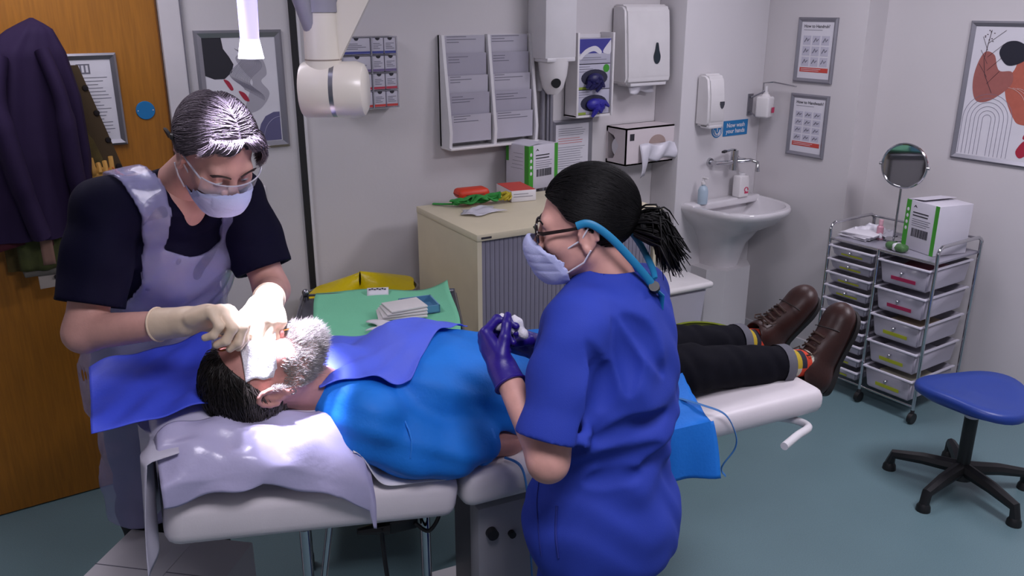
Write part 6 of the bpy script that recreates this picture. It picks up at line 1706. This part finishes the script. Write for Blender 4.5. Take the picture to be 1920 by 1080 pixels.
# black hair pulled back into a ponytail
M_bh = mat('black_hair', '#0b0a0c', .55, var=(160, .4), spec=.2)
LN = ([-.11, -.06, -.03, -.012, .01, .03, .05, .075, .11], [-.085, -.07, -.035, .004, .022, .030, .060, .078, .10])
RN = np.array([.086, .108, .100]); ON = (0, -.022, .036)
lo, hi = bounds([NHC - .16, NHC + .16], 0); S = SDF(lo, hi, .003)
S.ell(NHC + NHM @ (V(*ON) * NS), RN * NS, NHM, 0)
x, y, z = S.local(NHC, NHM); S.F = np.maximum(S.F, ((np.interp(y / NS, LN[0], LN[1]) - z / NS) * NS * .8).astype(np.float32))
Pq, Qq = S.mesh(); np_mesh('hair', relax(Pq, Qq, 2), Qq, M_bh, NU)
def line_n(p): return np.interp(p[:, 1], LN[0], LN[1]) + .002
d_ = sample_dirs(14000, 15); p_ = d_ / np.linalg.norm(d_ / RN, axis=1, keepdims=True) + V(*ON); rt_ = d_[p_[:, 2] > line_n(p_)][:5200]; PTL = V(0, -.126, -.016)
pth = comb(NHC, NHM, RN + .001, rt_, lambda p: PTL + V(0, -.03, 0) - p, 7, .013, .02, off=ON, s=NS, jitter=.05, seed=16)
strands('hair_strands', pth, .0013, M_bh, NU)
tie = NL(*PTL)
mk('hair_tie', G().tube([nv(tie + NHM @ V(.02 * math.cos(a), -.006, .02 * math.sin(a))) for a in [i * math.pi / 10 for i in range(20)]], .008, n=8, closed=True), M_black, NU)
rs = np.random.RandomState(17); tl = []
for k in range(900):
    o = rs.normal(size=3) * V(.011, .004, .011); e = rs.normal(size=3) * V(.017, .014, .015)
    p0 = PTL + o * .8 + V(0, .012, .002); p1 = PTL + o * 1.3 + V(0, -.022, -.004); p2 = PTL + o * 1.5 + e * .5 + V(0, -.050, -.030); p3 = PTL + o * 1.2 + e + V(0, -.060, -.072 + .008 * rs.normal())
    tl.append([p0, lerp(p0, p1, .6), p1, lerp(p1, p2, .5) + V(0, -.008, .006), p2, p3])
A = NHC + (np.array(tl) * NS) @ NHM.T
strands('ponytail', A, rs.uniform(.0018, .0032, len(A)), M_bh, NU, prof=[.7, 1, 1, 1, .9, .35])
# purple gloves and the swab she holds
M_pur = mat('purple_nitrile', '#27147e', .42, bump=(60, .12), var=(20, .08))
dN = V(-.10, .80, .42); dN = unit(.5 * unit(nwL - neL) + .5 * unit(V(-.05, .75, .45)))
tN = glove('glove', nwL + dN * .01, dN, RTc * .75 + UZ * .05 + FHc * .2, UZ * .8 + FHc * .3, [(62, 60, 35), (68, 66, 40), (72, 70, 40), (74, 70, 40)], (.2, .4, .5), neL, NU, M_pur, .98, cuff=.045, cr=.034)
dN2 = unit(unit(nwR - neR) * .5 + V(-.75, .25, .2))
tN2 = glove('glove', nwR + dN2 * .01, dN2, -RTc * .3 - UZ * .3 - FHc * .85, UZ * .9, [(35, 50, 30), (45, 55, 35), (55, 60, 35), (60, 60, 35)], (.2, .4, .5), neR, NU, M_pur, .98, cuff=.05, cr=.034)
sw = lerp(tN[4], tN2[4], .4)
t = thing('gauze_swab', 'twisted white gauze swab between the nurse\'s purple gloves', 'swab', tuple(sw))
rs = np.random.RandomState(5); S = SDF(sw - .07, sw + .07, .003)
for c_, r in (((-.024, 0, .012), (.017, .012, .020)), ((.012, .0, .004), (.019, .013, .024)), ((.034, -.004, -.018), (.010, .009, .012)), ((-.006, 0, .004), (.012, .008, .008))): S.ell(sw + RTc * c_[0] + UZ * c_[2] + FHc * c_[1], r, np.stack([RTc, FHc, UZ], 1), .008)
S.wrinkle(.004, [150, 220, 300], 2); emit('gauze', S, MATS['white_gauze'], t, 1)

# the lamps' glow is carried by their light objects; the lit meshes need no light sampling of their own
for k_ in ('lit_diffuser', 'lit_led', 'lit_handle', 'lit_handle_rim'): MATS[k_].cycles.emission_sampling = 'NONE'
